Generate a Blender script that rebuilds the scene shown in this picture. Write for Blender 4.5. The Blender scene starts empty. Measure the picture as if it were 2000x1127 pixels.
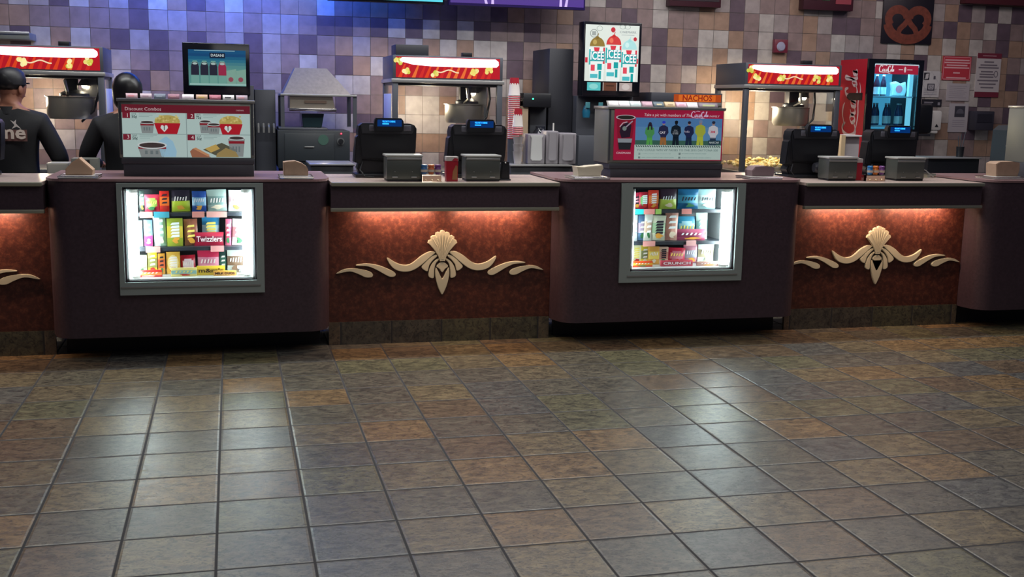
import bpy, bmesh, math, random
from mathutils import Vector, Matrix
random.seed(7)
S = bpy.context.scene
COL = S.collection
# ---------------------------------------------------------------- camera
CP = Vector((-0.5735, -6.302, 1.581)); YAW, PITCH, ROLL, FPX = 0.24723, 0.16773, 0.01936, 2168.5
cy, sy, cp, sp = math.cos(YAW), math.sin(YAW), math.cos(PITCH), math.sin(PITCH)
FW = Vector((sy*cp, cy*cp, -sp)); R0 = Vector((cy, -sy, 0)); U0 = R0.cross(FW)
RT = math.cos(ROLL)*R0 + math.sin(ROLL)*U0; UP = -math.sin(ROLL)*R0 + math.cos(ROLL)*U0
cam = bpy.data.cameras.new('camera'); camo = bpy.data.objects.new('camera', cam); COL.objects.link(camo)
cam.sensor_fit = 'HORIZONTAL'; cam.sensor_width = 36; cam.lens = 36*FPX/2000; cam.clip_start = .05
camo.matrix_world = Matrix.Translation(CP) @ Matrix((RT, UP, -FW)).transposed().to_4x4()
S.camera = camo
def ray(x, y): return FW + RT*((x-1000)/FPX) - UP*((y-563.5)/FPX)
def at(x, y, Y): d = ray(x, y); return CP + d*((Y-CP.y)/d.y)
def atz(x, y, Z): d = ray(x, y); return CP + d*((Z-CP.z)/d.z)
# ---------------------------------------------------------------- world, lights, exposure
S.view_settings.view_transform = 'Standard'; S.view_settings.look = 'None'
S.view_settings.exposure = 0.0; S.view_settings.gamma = 1.0; S.view_settings.use_curve_mapping = False
W = bpy.data.worlds.new('world'); S.world = W; W.use_nodes = True
W.node_tree.nodes['Background'].inputs[0].default_value = (.27, .28, .40, 1)
W.node_tree.nodes['Background'].inputs[1].default_value = .16
def area(name, loc, size, power, col, rot=(0, 0, 0), sy_=None, spread=math.pi):
    l = bpy.data.lights.new(name, 'AREA'); l.shape = 'RECTANGLE'; l.size = size; l.size_y = sy_ or size
    l.energy = power; l.color = col; l.spread = spread
    o = bpy.data.objects.new(name, l); o.location = loc; o.rotation_euler = rot; COL.objects.link(o); return o
def spot(name, loc, power, col, rot=(0, 0, 0), size=1.2, blend=.8, rad=.1):
    l = bpy.data.lights.new(name, 'SPOT'); l.energy = power; l.color = col; l.spot_size = size; l.spot_blend = blend; l.shadow_soft_size = rad
    o = bpy.data.objects.new(name, l); o.location = loc; o.rotation_euler = rot; COL.objects.link(o); return o
# ceiling lamps over the lobby floor
area('ceiling_lamp_lobby', (.9, -1.9, 3.5), 3.6, 42, (.98, .96, .92), sy_=2.2)
for x_ in (-1.6, 1.0, 3.6): area('counter_downlight', (x_, 1.0, 3.4), 2.2, 46, (.94, .96, .92), sy_=.15)
area('ceiling_lamp_lobby_near', (1.4, -4.2, 3.5), 3.0, 20, (1, .88, .76), sy_=1.6)
area('ceiling_lamp_right', (4.2, -.6, 3.5), 2.0, 9, (1, .88, .84), sy_=1.5)
# lamps over the serving aisle
area('ceiling_lamp_aisle_center', (2.0, 1.9, 3.4), 3.6, 40, (.95, .89, .95), rot=(math.radians(20), 0, 0), sy_=.5)
area('ceiling_lamp_aisle_right', (5.4, 1.9, 3.4), 2.4, 17, (1, .84, .88), rot=(math.radians(20), 0, 0), sy_=.5)
area('ceiling_lamp_aisle_left', (-1.9, 1.9, 3.4), 2.4, 12, (.95, .9, .95), rot=(math.radians(20), 0, 0), sy_=.5)
# unseen blue lamp added to make the glow high on the back wall
area('blue_glow_fill', (-.55, 3.25, 2.95), 2.0, 78, (.0, .12, 1), rot=(math.radians(30), 0, 0), sy_=.12)
# ---------------------------------------------------------------- materials
MAT = {}
def nt(m): return m.node_tree.nodes, m.node_tree.links
def mat(name, col, rough=.5, metal=0, spec=.5, noise=0, nscale=20, bump=0, coat=0):
    if name in MAT: return MAT[name]
    m = bpy.data.materials.new(name); m.use_nodes = True; N, L = nt(m); b = N['Principled BSDF']
    b.inputs['Base Color'].default_value = (*col, 1); b.inputs['Roughness'].default_value = rough
    b.inputs['Metallic'].default_value = metal; b.inputs['Specular IOR Level'].default_value = spec
    b.inputs['Coat Weight'].default_value = coat
    if noise or bump:
        tc = N.new('ShaderNodeTexCoord'); n = N.new('ShaderNodeTexNoise'); n.inputs['Scale'].default_value = nscale; n.inputs['Detail'].default_value = 5
        L.new(tc.outputs['Object'], n.inputs['Vector'])
        if noise:
            r = N.new('ShaderNodeValToRGB'); r.color_ramp.elements[0].position = .3; r.color_ramp.elements[1].position = .7
            r.color_ramp.elements[0].color = (*[c*(1-noise) for c in col], 1); r.color_ramp.elements[1].color = (*[min(1, c*(1+noise)) for c in col], 1)
            L.new(n.outputs['Fac'], r.inputs[0]); L.new(r.outputs[0], b.inputs['Base Color'])
        if bump:
            bp = N.new('ShaderNodeBump'); bp.inputs['Strength'].default_value = bump; bp.inputs['Distance'].default_value = .003
            L.new(n.outputs['Fac'], bp.inputs['Height']); L.new(bp.outputs[0], b.inputs['Normal'])
    MAT[name] = m; return m
def em(name, col, s=1.0):
    if name in MAT: return MAT[name]
    m = bpy.data.materials.new(name); m.use_nodes = True; N, L = nt(m); b = N['Principled BSDF']
    b.inputs['Base Color'].default_value = (*[c*.3 for c in col], 1); b.inputs['Roughness'].default_value = .3
    b.inputs['Emission Color'].default_value = (*col, 1); b.inputs['Emission Strength'].default_value = s
    MAT[name] = m; return m
def C(h):   # sRGB hex to linear
    h = h.lstrip('#'); return tuple(((int(h[i:i+2], 16)/255)/12.92 if int(h[i:i+2], 16)/255 <= .04045 else ((int(h[i:i+2], 16)/255+.055)/1.055)**2.4) for i in (0, 2, 4))
def ph(h, rough=.45, **k): return mat('paint_'+h.lstrip('#')+('' if rough == .45 else str(int(rough*100))), C(h), rough, **k)
def pe(h, s=1.0): return em('lit_%s_%d' % (h.lstrip('#'), int(s*100)), C(h), s)
def glass_mat(name='clear_glass', tint=(1, 1, 1), refl=.5):
    if name in MAT: return MAT[name]
    m = bpy.data.materials.new(name); m.use_nodes = True; N, L = nt(m); N.remove(N['Principled BSDF'])
    t = N.new('ShaderNodeBsdfTransparent'); t.inputs[0].default_value = (*tint, 1)
    g = N.new('ShaderNodeBsdfGlossy'); g.inputs['Roughness'].default_value = .03; g.inputs[0].default_value = (1, 1, 1, 1)
    f = N.new('ShaderNodeFresnel'); f.inputs[0].default_value = 1.45
    mu = N.new('ShaderNodeMath'); mu.operation = 'MULTIPLY'; mu.inputs[1].default_value = refl
    mx = N.new('ShaderNodeMixShader'); L.new(f.outputs[0], mu.inputs[0]); L.new(mu.outputs[0], mx.inputs[0])
    L.new(t.outputs[0], mx.inputs[1]); L.new(g.outputs[0], mx.inputs[2]); L.new(mx.outputs[0], N['Material Output'].inputs[0])
    MAT[name] = m; return m
def mth(N, L, op, a, b=None, c=None):
    n = N.new('ShaderNodeMath'); n.operation = op
    for i, v in enumerate((a, b, c)):
        if v is None: continue
        if isinstance(v, (int, float)): n.inputs[i].default_value = v
        else: L.new(v, n.inputs[i])
    return n.outputs[0]
def floor_material(vertical=False):
    m = bpy.data.materials.new('slate_floor_tile' if not vertical else 'slate_base_tile'); m.use_nodes = True; N, L = nt(m); b = N['Principled BSDF']
    tc = N.new('ShaderNodeTexCoord'); sx = N.new('ShaderNodeSeparateXYZ'); L.new(tc.outputs['Object'], sx.inputs[0])
    T = .33; u = mth(N, L, 'DIVIDE', sx.outputs[0], T); v = mth(N, L, 'DIVIDE', sx.outputs[1], T)
    fu, fv = mth(N, L, 'FLOOR', u), mth(N, L, 'FLOOR', v)
    cu, cv = mth(N, L, 'SUBTRACT', u, fu), mth(N, L, 'SUBTRACT', v, fv)
    du = mth(N, L, 'MINIMUM', cu, mth(N, L, 'SUBTRACT', 1, cu)); dv = mth(N, L, 'MINIMUM', cv, mth(N, L, 'SUBTRACT', 1, cv))
    d = mth(N, L, 'MINIMUM', du, dv) if not vertical else du
    cell = N.new('ShaderNodeCombineXYZ'); L.new(fu, cell.inputs[0])
    if not vertical: L.new(fv, cell.inputs[1])
    wn = N.new('ShaderNodeTexWhiteNoise'); wn.noise_dimensions = '3D'; L.new(cell.outputs[0], wn.inputs[0])
    cr = N.new('ShaderNodeValToRGB'); cr.color_ramp.interpolation = 'CONSTANT'
    cols = [C('#645f55'), C('#6f6452'), C('#5f5a52'), C('#7f684c'), C('#686551'), C('#6a5a4a'), C('#5d5d5c'), C('#776a53')]
    e = cr.color_ramp.elements; e[0].position = 0; e[0].color = (*cols[0], 1); e[1].position = .12; e[1].color = (*cols[1], 1)
    for i in range(2, 8): x = e.new(i*.125); x.color = (*cols[i], 1)
    L.new(wn.outputs['Value'], cr.inputs[0])
    # mottling, stretched per tile
    off = N.new('ShaderNodeVectorMath'); off.operation = 'MULTIPLY_ADD'; L.new(wn.outputs['Color'], off.inputs[0]); off.inputs[1].default_value = (9, 9, 9); L.new(tc.outputs['Object'], off.inputs[2])
    mp = N.new('ShaderNodeMapping'); mp.inputs['Scale'].default_value = (1, 1.6, 1); mp.inputs['Rotation'].default_value = (0, 0, .35); L.new(off.outputs[0], mp.inputs[0])
    n1 = N.new('ShaderNodeTexNoise'); n1.inputs['Scale'].default_value = 15; n1.inputs['Detail'].default_value = 9; n1.inputs['Roughness'].default_value = .78; n1.inputs['Distortion'].default_value = .6; L.new(mp.outputs[0], n1.inputs['Vector'])
    n2 = N.new('ShaderNodeTexNoise'); n2.inputs['Scale'].default_value = 34; n2.inputs['Detail'].default_value = 7; n2.inputs['Distortion'].default_value = 1.5; L.new(mp.outputs[0], n2.inputs['Vector'])
    r1 = N.new('ShaderNodeValToRGB'); r1.color_ramp.elements[0].position = .40; r1.color_ramp.elements[0].color = (.5, .5, .53, 1); r1.color_ramp.elements[1].position = .60; r1.color_ramp.elements[1].color = (1.45, 1.4, 1.22, 1); L.new(n1.outputs['Fac'], r1.inputs[0])
    r2 = N.new('ShaderNodeValToRGB'); r2.color_ramp.elements[0].position = .38; r2.color_ramp.elements[0].color = (.22, .21, .25, 1); r2.color_ramp.elements[1].position = .47; r2.color_ramp.elements[1].color = (1, 1, 1, 1); L.new(n2.outputs['Fac'], r2.inputs[0])
    m1 = N.new('ShaderNodeMix'); m1.data_type = 'RGBA'; m1.blend_type = 'MULTIPLY'; m1.inputs[0].default_value = 1; L.new(cr.outputs[0], m1.inputs[6]); L.new(r1.outputs[0], m1.inputs[7])
    m2 = N.new('ShaderNodeMix'); m2.data_type = 'RGBA'; m2.blend_type = 'MULTIPLY'; m2.inputs[0].default_value = .8; L.new(m1.outputs[2], m2.inputs[6]); L.new(r2.outputs[0], m2.inputs[7])
    g = N.new('ShaderNodeMapRange'); g.inputs['From Min'].default_value = .011; g.inputs['From Max'].default_value = .02; L.new(d, g.inputs[0])
    m3 = N.new('ShaderNodeMix'); m3.data_type = 'RGBA'; L.new(g.outputs[0], m3.inputs[0]); m3.inputs[6].default_value = (*C('#28262a'), 1); L.new(m2.outputs[2], m3.inputs[7])
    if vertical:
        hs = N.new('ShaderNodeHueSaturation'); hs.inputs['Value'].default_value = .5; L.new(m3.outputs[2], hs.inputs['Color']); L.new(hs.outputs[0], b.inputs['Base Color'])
    else: L.new(m3.outputs[2], b.inputs['Base Color'])
    ro = N.new('ShaderNodeMapRange'); ro.inputs['To Min'].default_value = .9; ro.inputs['To Max'].default_value = .33; L.new(g.outputs[0], ro.inputs[0])
    ro2 = mth(N, L, 'MULTIPLY_ADD', n1.outputs['Fac'], .16, mth(N, L, 'SUBTRACT', ro.outputs[0], .08)); L.new(ro2, b.inputs['Roughness'])
    g2 = N.new('ShaderNodeMapRange'); g2.inputs['From Min'].default_value = .008; g2.inputs['From Max'].default_value = .04; L.new(d, g2.inputs[0])
    h = mth(N, L, 'ADD', mth(N, L, 'MULTIPLY', n1.outputs['Fac'], .55), mth(N, L, 'MULTIPLY', g2.outputs[0], .8)); h = mth(N, L, 'MULTIPLY_ADD', n2.outputs['Fac'], .25, h)
    bp = N.new('ShaderNodeBump'); bp.inputs['Strength'].default_value = .6; bp.inputs['Distance'].default_value = .004; L.new(h, bp.inputs['Height']); L.new(bp.outputs[0], b.inputs['Normal'])
    b.inputs['Specular IOR Level'].default_value = .9
    return m
def wall_tile_material(name, col):
    m = bpy.data.materials.new(name); m.use_nodes = True; N, L = nt(m); b = N['Principled BSDF']
    tc = N.new('ShaderNodeTexCoord'); n = N.new('ShaderNodeTexNoise'); n.inputs['Scale'].default_value = 14; n.inputs['Detail'].default_value = 6; L.new(tc.outputs['Object'], n.inputs['Vector'])
    r = N.new('ShaderNodeValToRGB'); r.color_ramp.elements[0].position = .3; r.color_ramp.elements[1].position = .7
    r.color_ramp.elements[0].color = (*[c*.85 for c in col], 1); r.color_ramp.elements[1].color = (*[c*1.12 for c in col], 1); L.new(n.outputs['Fac'], r.inputs[0]); L.new(r.outputs[0], b.inputs['Base Color'])
    b.inputs['Roughness'].default_value = .45; b.inputs['Specular IOR Level'].default_value = .4
    return m
def faux_material():
    m = bpy.data.materials.new('mottled_maroon_laminate'); m.use_nodes = True; N, L = nt(m); b = N['Principled BSDF']
    tc = N.new('ShaderNodeTexCoord'); n = N.new('ShaderNodeTexNoise'); n.inputs['Scale'].default_value = 24; n.inputs['Detail'].default_value = 10; n.inputs['Roughness'].default_value = .8; n.inputs['Distortion'].default_value = .1; L.new(tc.outputs['Object'], n.inputs['Vector'])
    r = N.new('ShaderNodeValToRGB'); e = r.color_ramp.elements; e[0].position = .3; e[0].color = (*C('#2a1210'), 1); e[1].position = .7; e[1].color = (*C('#70402e'), 1); x = e.new(.5); x.color = (*C('#46211a'), 1)
    L.new(n.outputs['Fac'], r.inputs[0]); L.new(r.outputs[0], b.inputs['Base Color']); b.inputs['Roughness'].default_value = .42
    return m
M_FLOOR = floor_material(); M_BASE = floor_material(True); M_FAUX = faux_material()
M_POD = mat('dark_maroon_laminate', C('#403139'), .4, noise=.18, nscale=60)
M_TOP = mat('speckled_mauve_countertop', C('#bca79e'), .3, noise=.2, nscale=55, spec=.6)
M_TOPE = mat('brushed_metal_edge', C('#a9a795'), .35, metal=.6)
M_STEEL = mat('brushed_steel', C('#b0b0ae'), .3, metal=.7)
M_DSTEEL = mat('dark_steel', C('#54575f'), .4, metal=.4)
M_GREYM = mat('grey_metal_panel', C('#7d7f78'), .45, metal=.4)
M_BLK = mat('black_plastic', C('#16171c'), .38)
M_BLK2 = mat('charcoal_plastic', C('#2b2c33'), .5)
M_GREY = mat('dark_grey_paint', C('#3a3c44'), .5)
M_CREAM = mat('cream_plaster_ornament', C('#c4bda4'), .5)
M_WHITE = mat('white_plastic', C('#d8d6d0'), .45)
M_PAPER = mat('white_paper', C('#d6d2cc'), .7)
M_KRAFT = mat('brown_napkin_paper', C('#a98d78'), .85, noise=.08)
M_NAPW = mat('pale_napkin_paper', C('#cfc3ae'), .85)
M_GLASS = glass_mat(refl=.35)
M_CLRP = glass_mat('clear_plastic', (.93, .92, .9), 1.3)
M_TUBE = em('fluorescent_tube', (.80, .97, .98), 28.0)
M_DARK = mat('near_black_interior', C('#0e0f13'), .6)
M_SKIN = mat('skin', C('#8a5a46'), .55)
M_SHIRT = mat('black_work_shirt', C('#0e0e14'), .8)
M_PANTS = mat('black_trousers', C('#121217'), .85)
M_HAIR = mat('black_hair', C('#0c0a0d'), .35, spec=.5)
# ---------------------------------------------------------------- mesh builder
class MB:
    def __init__(s): s.bm = bmesh.new(); s.m = []
    def mi(s, m):
        if m not in s.m: s.m.append(m)
        return s.m.index(m)
    def _faces(s, fs, m, smooth=False):
        i = s.mi(m)
        for f in fs: f.material_index = i; f.smooth = smooth
    def box(s, x0, x1, y0, y1, z0, z1, m, bev=0, rz=0):
        r = bmesh.ops.create_cube(s.bm, size=1); vs = r['verts']
        M = Matrix.Translation(((x0+x1)/2, (y0+y1)/2, (z0+z1)/2)) @ Matrix.Rotation(rz, 4, 'Z') @ Matrix.Diagonal((max(abs(x1-x0), 1e-5), max(abs(y1-y0), 1e-5), max(abs(z1-z0), 1e-5), 1))
        bmesh.ops.transform(s.bm, matrix=M, verts=vs)
        fs = {f for v in vs for f in v.link_faces}; s._faces(fs, m)
        if bev:
            es = {e for v in vs for e in v.link_edges}
            r = bmesh.ops.bevel(s.bm, geom=list(es), offset=bev, segments=2, affect='EDGES', profile=.5); s._faces(r['faces'], m, True)
        return s
    def prism(s, pts, y0, y1, m, plane='xz', bev=0, smooth=False):
        def mk(a, b, c): return (a, c, b) if plane == 'xz' else ((a, b, c) if plane == 'xy' else (c, a, b))
        A = [s.bm.verts.new(mk(p[0], p[1], y0)) for p in pts]; B = [s.bm.verts.new(mk(p[0], p[1], y1)) for p in pts]
        fs = [s.bm.faces.new(A), s.bm.faces.new(B[::-1])]; n = len(pts); sd = []
        for i in range(n): sd.append(s.bm.faces.new((A[i], B[i], B[(i+1) % n], A[(i+1) % n])))
        s._faces(fs, m); s._faces(sd, m, smooth)
        bmesh.ops.recalc_face_normals(s.bm, faces=fs+sd)
        if bev:
            es = list(fs[0].edges) + list(fs[1].edges)
            r = bmesh.ops.bevel(s.bm, geom=es, offset=bev, segments=2, affect='EDGES', clamp_overlap=True); s._faces(r['faces'], m, True)
        return s
    def lathe(s, prof, c, m, n=24, axis='z', smooth=True, caps=True):
        rings = []
        for r, h in prof:
            ring = []
            for k in range(n):
                a = 2*math.pi*k/n; x, y = r*math.cos(a), r*math.sin(a)
                p = {'z': (c[0]+x, c[1]+y, c[2]+h), 'y': (c[0]+x, c[1]+h, c[2]+y), 'x': (c[0]+h, c[1]+x, c[2]+y)}[axis]
                ring.append(s.bm.verts.new(p))
            rings.append(ring)
        fs = []
        for a, b in zip(rings, rings[1:]):
            for k in range(n): fs.append(s.bm.faces.new((a[k], a[(k+1) % n], b[(k+1) % n], b[k])))
        s._faces(fs, m, smooth); cf = []
        if caps:
            if prof[0][0] > 1e-4: cf.append(s.bm.faces.new(rings[0][::-1]))
            if prof[-1][0] > 1e-4: cf.append(s.bm.faces.new(rings[-1]))
            s._faces(cf, m)
        bmesh.ops.recalc_face_normals(s.bm, faces=fs+cf)
        return s
    def tube(s, pts, r, m, n=8):
        pts = [Vector(p) for p in pts]; rings = []
        for i, p in enumerate(pts):
            d = (pts[min(i+1, len(pts)-1)]-pts[max(i-1, 0)]).normalized()
            a = d.orthogonal().normalized() if i == 0 else (pa - d*pa.dot(d)).normalized()
            pa = a; b = d.cross(a); rr = r[i] if isinstance(r, (list, tuple)) else r
            rings.append([s.bm.verts.new(p + a*rr*math.cos(2*math.pi*k/n) + b*rr*math.sin(2*math.pi*k/n)) for k in range(n)])
        fs = []
        for a, b in zip(rings, rings[1:]):
            for k in range(n): fs.append(s.bm.faces.new((a[k], a[(k+1) % n], b[(k+1) % n], b[k])))
        fs += [s.bm.faces.new(rings[0][::-1]), s.bm.faces.new(rings[-1])]
        s._faces(fs, m, True); bmesh.ops.recalc_face_normals(s.bm, faces=fs); return s
    def quad(s, a, b, c, d, m):
        f = s.bm.faces.new([s.bm.verts.new(p) for p in (a, b, c, d)]); s._faces([f], m); return s
    def ball(s, c, r, m, sc=(1, 1, 1), n=12):
        g = bmesh.ops.create_uvsphere(s.bm, u_segments=n, v_segments=max(6, n*2//3), radius=r)
        bmesh.ops.transform(s.bm, matrix=Matrix.Translation(c) @ Matrix.Diagonal((*sc, 1)), verts=g['verts'])
        s._faces({f for v in g['verts'] for f in v.link_faces}, m, True); return s
    def text(s, txt, M, m, size=.05, ext=.0006, align='CENTER', shear=0, space=1, bold=0, width=None):
        cu = bpy.data.curves.new('t', 'FONT'); cu.body = txt; cu.size = size; cu.extrude = ext; cu.align_x = align; cu.align_y = 'CENTER'
        cu.shear = shear; cu.space_character = space; cu.offset = bold; cu.resolution_u = 2
        o = bpy.data.objects.new('t', cu)
        me = bpy.data.meshes.new_from_object(o); bpy.data.objects.remove(o); bpy.data.curves.remove(cu)
        if width and me.vertices:
            xs = [v.co.x for v in me.vertices]; w = max(xs)-min(xs); k = width/w if w > 0 else 1
            me.transform(Matrix.Diagonal((k, 1, 1, 1)))
        me.transform(M); i = s.mi(m); n0 = len(s.bm.faces); s.bm.from_mesh(me); s.bm.faces.ensure_lookup_table()
        for f in s.bm.faces[n0:]: f.material_index = i
        bpy.data.meshes.remove(me); return s
    def build(s, name, parent=None, org=None, smooth=None):
        me = bpy.data.meshes.new(name)
        if org is None: org = Vector(parent['_o']) if parent else Vector((0, 0, 0))
        bmesh.ops.translate(s.bm, vec=-Vector(org), verts=s.bm.verts)
        s.bm.to_mesh(me); s.bm.free()
        for m in s.m: me.materials.append(m)
        if any(p.use_smooth for p in me.polygons): me.set_sharp_from_angle(angle=.65)
        o = bpy.data.objects.new(name, me); COL.objects.link(o)
        if parent: o.parent = parent; o['_o'] = list(parent['_o'])
        else: o.location = org; o['_o'] = list(org)
        return o
FACE = Matrix.Rotation(math.pi/2, 4, 'X')            # text plane facing -Y
def TM(x, y, z, rot=0): return Matrix.Translation((x, y, z)) @ FACE @ Matrix.Rotation(rot, 4, 'Z')
def thing(name, label, cat, loc, group=None):
    o = bpy.data.objects.new(name, None); COL.objects.link(o); o.location = loc; o.empty_display_size = .05; o['_o'] = list(loc)
    o['label'] = label; o['category'] = cat
    if group: o['group'] = group
    return o
def tag(o, label, cat, group=None, kind=None):
    if label: o['label'] = label
    if cat: o['category'] = cat
    if group: o['group'] = group
    if kind: o['kind'] = kind
    return o
def struct(o): o['kind'] = 'structure'; return o
class Art:
    """flat printed artwork on a plane facing -Y; px/py are units of the artwork, mapped linearly to a real rectangle"""
    def __init__(s, Y, p0, p1, w0, w1, lit=0): s.Y, s.p0, s.p1, s.w0, s.w1, s.mb, s.lit = Y, p0, p1, w0, w1, MB(), lit; s.k = (w1[0]-w0[0])/(p1[0]-p0[0])
    def P(s, x, y, l=0):
        return Vector((s.w0[0]+(x-s.p0[0])*(s.w1[0]-s.w0[0])/(s.p1[0]-s.p0[0]), s.Y-.0005-.0009*l, s.w0[1]+(y-s.p0[1])*(s.w1[1]-s.w0[1])/(s.p1[1]-s.p0[1])))
    def M(s, h): return pe(h, s.lit) if s.lit else ph(h)
    def rect(s, x0, y0, x1, y1, h, l=1): s.mb.quad(s.P(x0, y1, l), s.P(x1, y1, l), s.P(x1, y0, l), s.P(x0, y0, l), s.M(h)); return s
    def poly(s, pts, h, l=1):
        f = s.mb.bm.faces.new([s.mb.bm.verts.new(s.P(x, y, l)) for x, y in pts]); s.mb._faces([f], s.M(h)); return s
    def oval(s, cx, cy_, rx, ry, h, l=1, a0=0, a1=360, n=20): return s.poly([(cx+rx*math.cos(math.radians(a0+(a1-a0)*i/n)), cy_+ry*math.sin(math.radians(a0+(a1-a0)*i/n))) for i in range(n if a1-a0 == 360 else n+1)], h, l)
    def ring(s, cx, cy_, rx, ry, t, h, l=1, n=20):
        for i in range(n):
            a, b = 2*math.pi*i/n, 2*math.pi*(i+1)/n
            s.poly([(cx+rx*math.cos(a), cy_+ry*math.sin(a)), (cx+rx*math.cos(b), cy_+ry*math.sin(b)), (cx+(rx-t)*math.cos(b), cy_+(ry-t)*math.sin(b)), (cx+(rx-t)*math.cos(a), cy_+(ry-t)*math.sin(a))], h, l)
        return s
    def line(s, pts, t, h, l=1):
        for (x0, y0), (x1, y1) in zip(pts, pts[1:]):
            d = math.hypot(x1-x0, y1-y0) or 1; nx, ny = -(y1-y0)/d*t/2, (x1-x0)/d*t/2
            s.poly([(x0+nx, y0+ny), (x1+nx, y1+ny), (x1-nx, y1-ny), (x0-nx, y0-ny)], h, l)
        return s
    def text(s, t, x, y, size, h, l=2, **k):
        p = s.P(x, y, l); w = k.pop('width', None); rot = k.pop('rot', 0)
        s.mb.text(t, TM(p.x, p.y, p.z, rot), s.M(h), size=size*s.k, ext=0.0002, width=w*s.k if w else None, **k); return s
    def build(s, name, parent): return s.mb.build(name, parent)
# ---------------------------------------------------------------- the setting
YW = 3.6
o = struct(MB().box(-6, 11, -8, YW+.1, -.1, 0, M_FLOOR).build('floor'))
TW, TH = .1532, .1655
pat = ["TTMMMMMDLLMMLML?MDDMDWDWDWDMMDMMMMMMMDTMWWTMWDMTMWLLMWTWTWTWMDT".replace('?', 'L'),
       "LDWTWMDLDMDMLDLMDMTLTMWTWTWWDMMTMDDDWDMDWTWDWTDMTMDDMWTDWTDMWTM",
       "LDWMTTLMDMMDMDLMWMDTWWMMLWMLDMMWMMLMDWMLTTDWLLDMDTTWMWDMDWTWDTD",
       "MMTTMTWDTMMMDDLDMMWWMTMLMWMWWTDMDMMMMWTDMWTTWDLTWWDMDMMLWLMWDTT",
       "TTMTWTTWMTMMLDLMLMDMMTWWTWTMTDTTMMDLMDWWDMWTWMLDMTWLDMMTLWTDLMD",
       "WTWMTWTMDMLDMWLMMWWDDWWWWMTWTMTDLMDWLWTTMTLWMLMTDWMLMTWLWTMDWTM"]
cols = {'W': C('#aaa29c'), 'L': C('#968b88'), 'T': C('#937866'), 'M': C('#84716e'), 'D': C('#5c4c56'), 'G': C('#6b6460')}
WM = {k: wall_tile_material('wall_tile_'+n, cols[k]) for k, n in zip('WLTMDG', ('light_grey', 'greige', 'tan', 'mauve', 'plum', 'grout'))}
mb = MB(); XA = at(17.5, 30, YW).x - TW; ZA = at(800, 37, YW).z
rnd = random.Random(11)
mb.box(XA-14*TW, XA+76*TW, YW+.004, YW+.1, 0, ZA+4*TH, WM['G'])
for r in range(-4, int(ZA/TH)+1):
    for c in range(-14, 76):
        if 0 <= r < 6 and 0 <= c < 63: k = pat[r][c] if c < len(pat[r]) else 'M'
        elif r >= 6: k = rnd.choice('WWLTTMMWTL')
        else: k = rnd.choice('WLTMMMDDMWT')
        x, z = XA+c*TW, ZA-r*TH
        z0 = max(z-TH, 0)
        g = .0018
        mb.quad((x+g, YW, z0+g), (x+TW-g, YW, z0+g), (x+TW-g, YW, z-g), (x+g, YW, z-g), WM[k])
struct(mb.build('wall_back'))
ZT = ZA+4*TH
struct(MB().box(-6, 11, YW-.002, YW+.1, ZT, 3.9, ph('#3a3036')).build('trim_1'))
# ---------------------------------------------------------------- front counter
ZP, ZC = 1.085, 1.065
def pod_outline(x0, x1, yf=.56, yb=.80, r=.13, ins=.0):
    pts = [(x0+ins, yb), (x0+ins, yf+r+.03)]
    for i in range(9): a = math.pi+(math.pi/2)*i/8; pts.append((x0+.012+r+r*math.cos(a), yf+r+r*math.sin(a)))
    for i in range(9): a = 1.5*math.pi+(math.pi/2)*i/8; pts.append((x1-.012-r+r*math.cos(a), yf+r+r*math.sin(a)))
    return pts + [(x1-ins, yf+r+.03), (x1-ins, yb)]
def make_pod(x0, x1, label, op=None):
    t = thing('counter_pod', label, 'counter', ((x0+x1)/2, .95, 0), 'projecting pods of the concession counter')
    b = MB(); out = pod_outline(x0, x1)
    if op:    # opening for the candy case: body built as a frame of pieces around it
        ox0, ox1, oz0, oz1 = op
        b.prism(out, .14, oz0, M_POD, 'xy', smooth=True); b.prism(out, oz1, ZP-.015, M_POD, 'xy', smooth=True)
        h = len(out)//2
        b.prism(out[:h]+[(ox0, .56), (ox0, .80)], oz0, oz1, M_POD, 'xy', smooth=True)
        b.prism([(ox1, .80), (ox1, .56)]+out[h:], oz0, oz1, M_POD, 'xy', smooth=True)
    else: b.prism(out, .14, ZP-.015, M_POD, 'xy', smooth=True)
    b.box(x0+.01, x1-.01, 1.28, 1.32, .14, ZP-.015, M_POD)
    b.box(x0, x0+.02, .80, 1.28, .14, ZP-.015, M_POD); b.box(x1-.02, x1, .80, 1.28, .14, ZP-.015, M_POD)
    b.build('cabinet_body', t)
    p = pod_outline(x0-.004, x1+.004, yf=.552); MB().prism(p[:-1]+[(x1+.004, 1.34), (x0-.004, 1.34)], ZP-.015, ZP, mat('maroon_top_laminate', C('#8d6f70'), .3), 'xy').build('top_surface', t)
    MB().box(x0+.05, x1-.05, .84, .88, 0, .14, M_DARK).build('toe_kick', t)
    return t
frA = at(230, 357, .55), at(515, 568, .55); frB = (at(1212, 358, .55), at(1440, 547, .55))
OPA = (-1.20, -.455, .478, 1.036); OPB = (1.962, 2.69, .484, 1.036)
make_pod(-1.64, 0.0, 'rounded dark maroon counter pod holding the left lit candy case', OPA)
make_pod(1.475, 3.22, 'rounded dark maroon counter pod holding the right lit candy case', OPB)
make_pod(4.63, 6.3, 'dark maroon counter pod cut off by the right edge of the photo')
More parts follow.
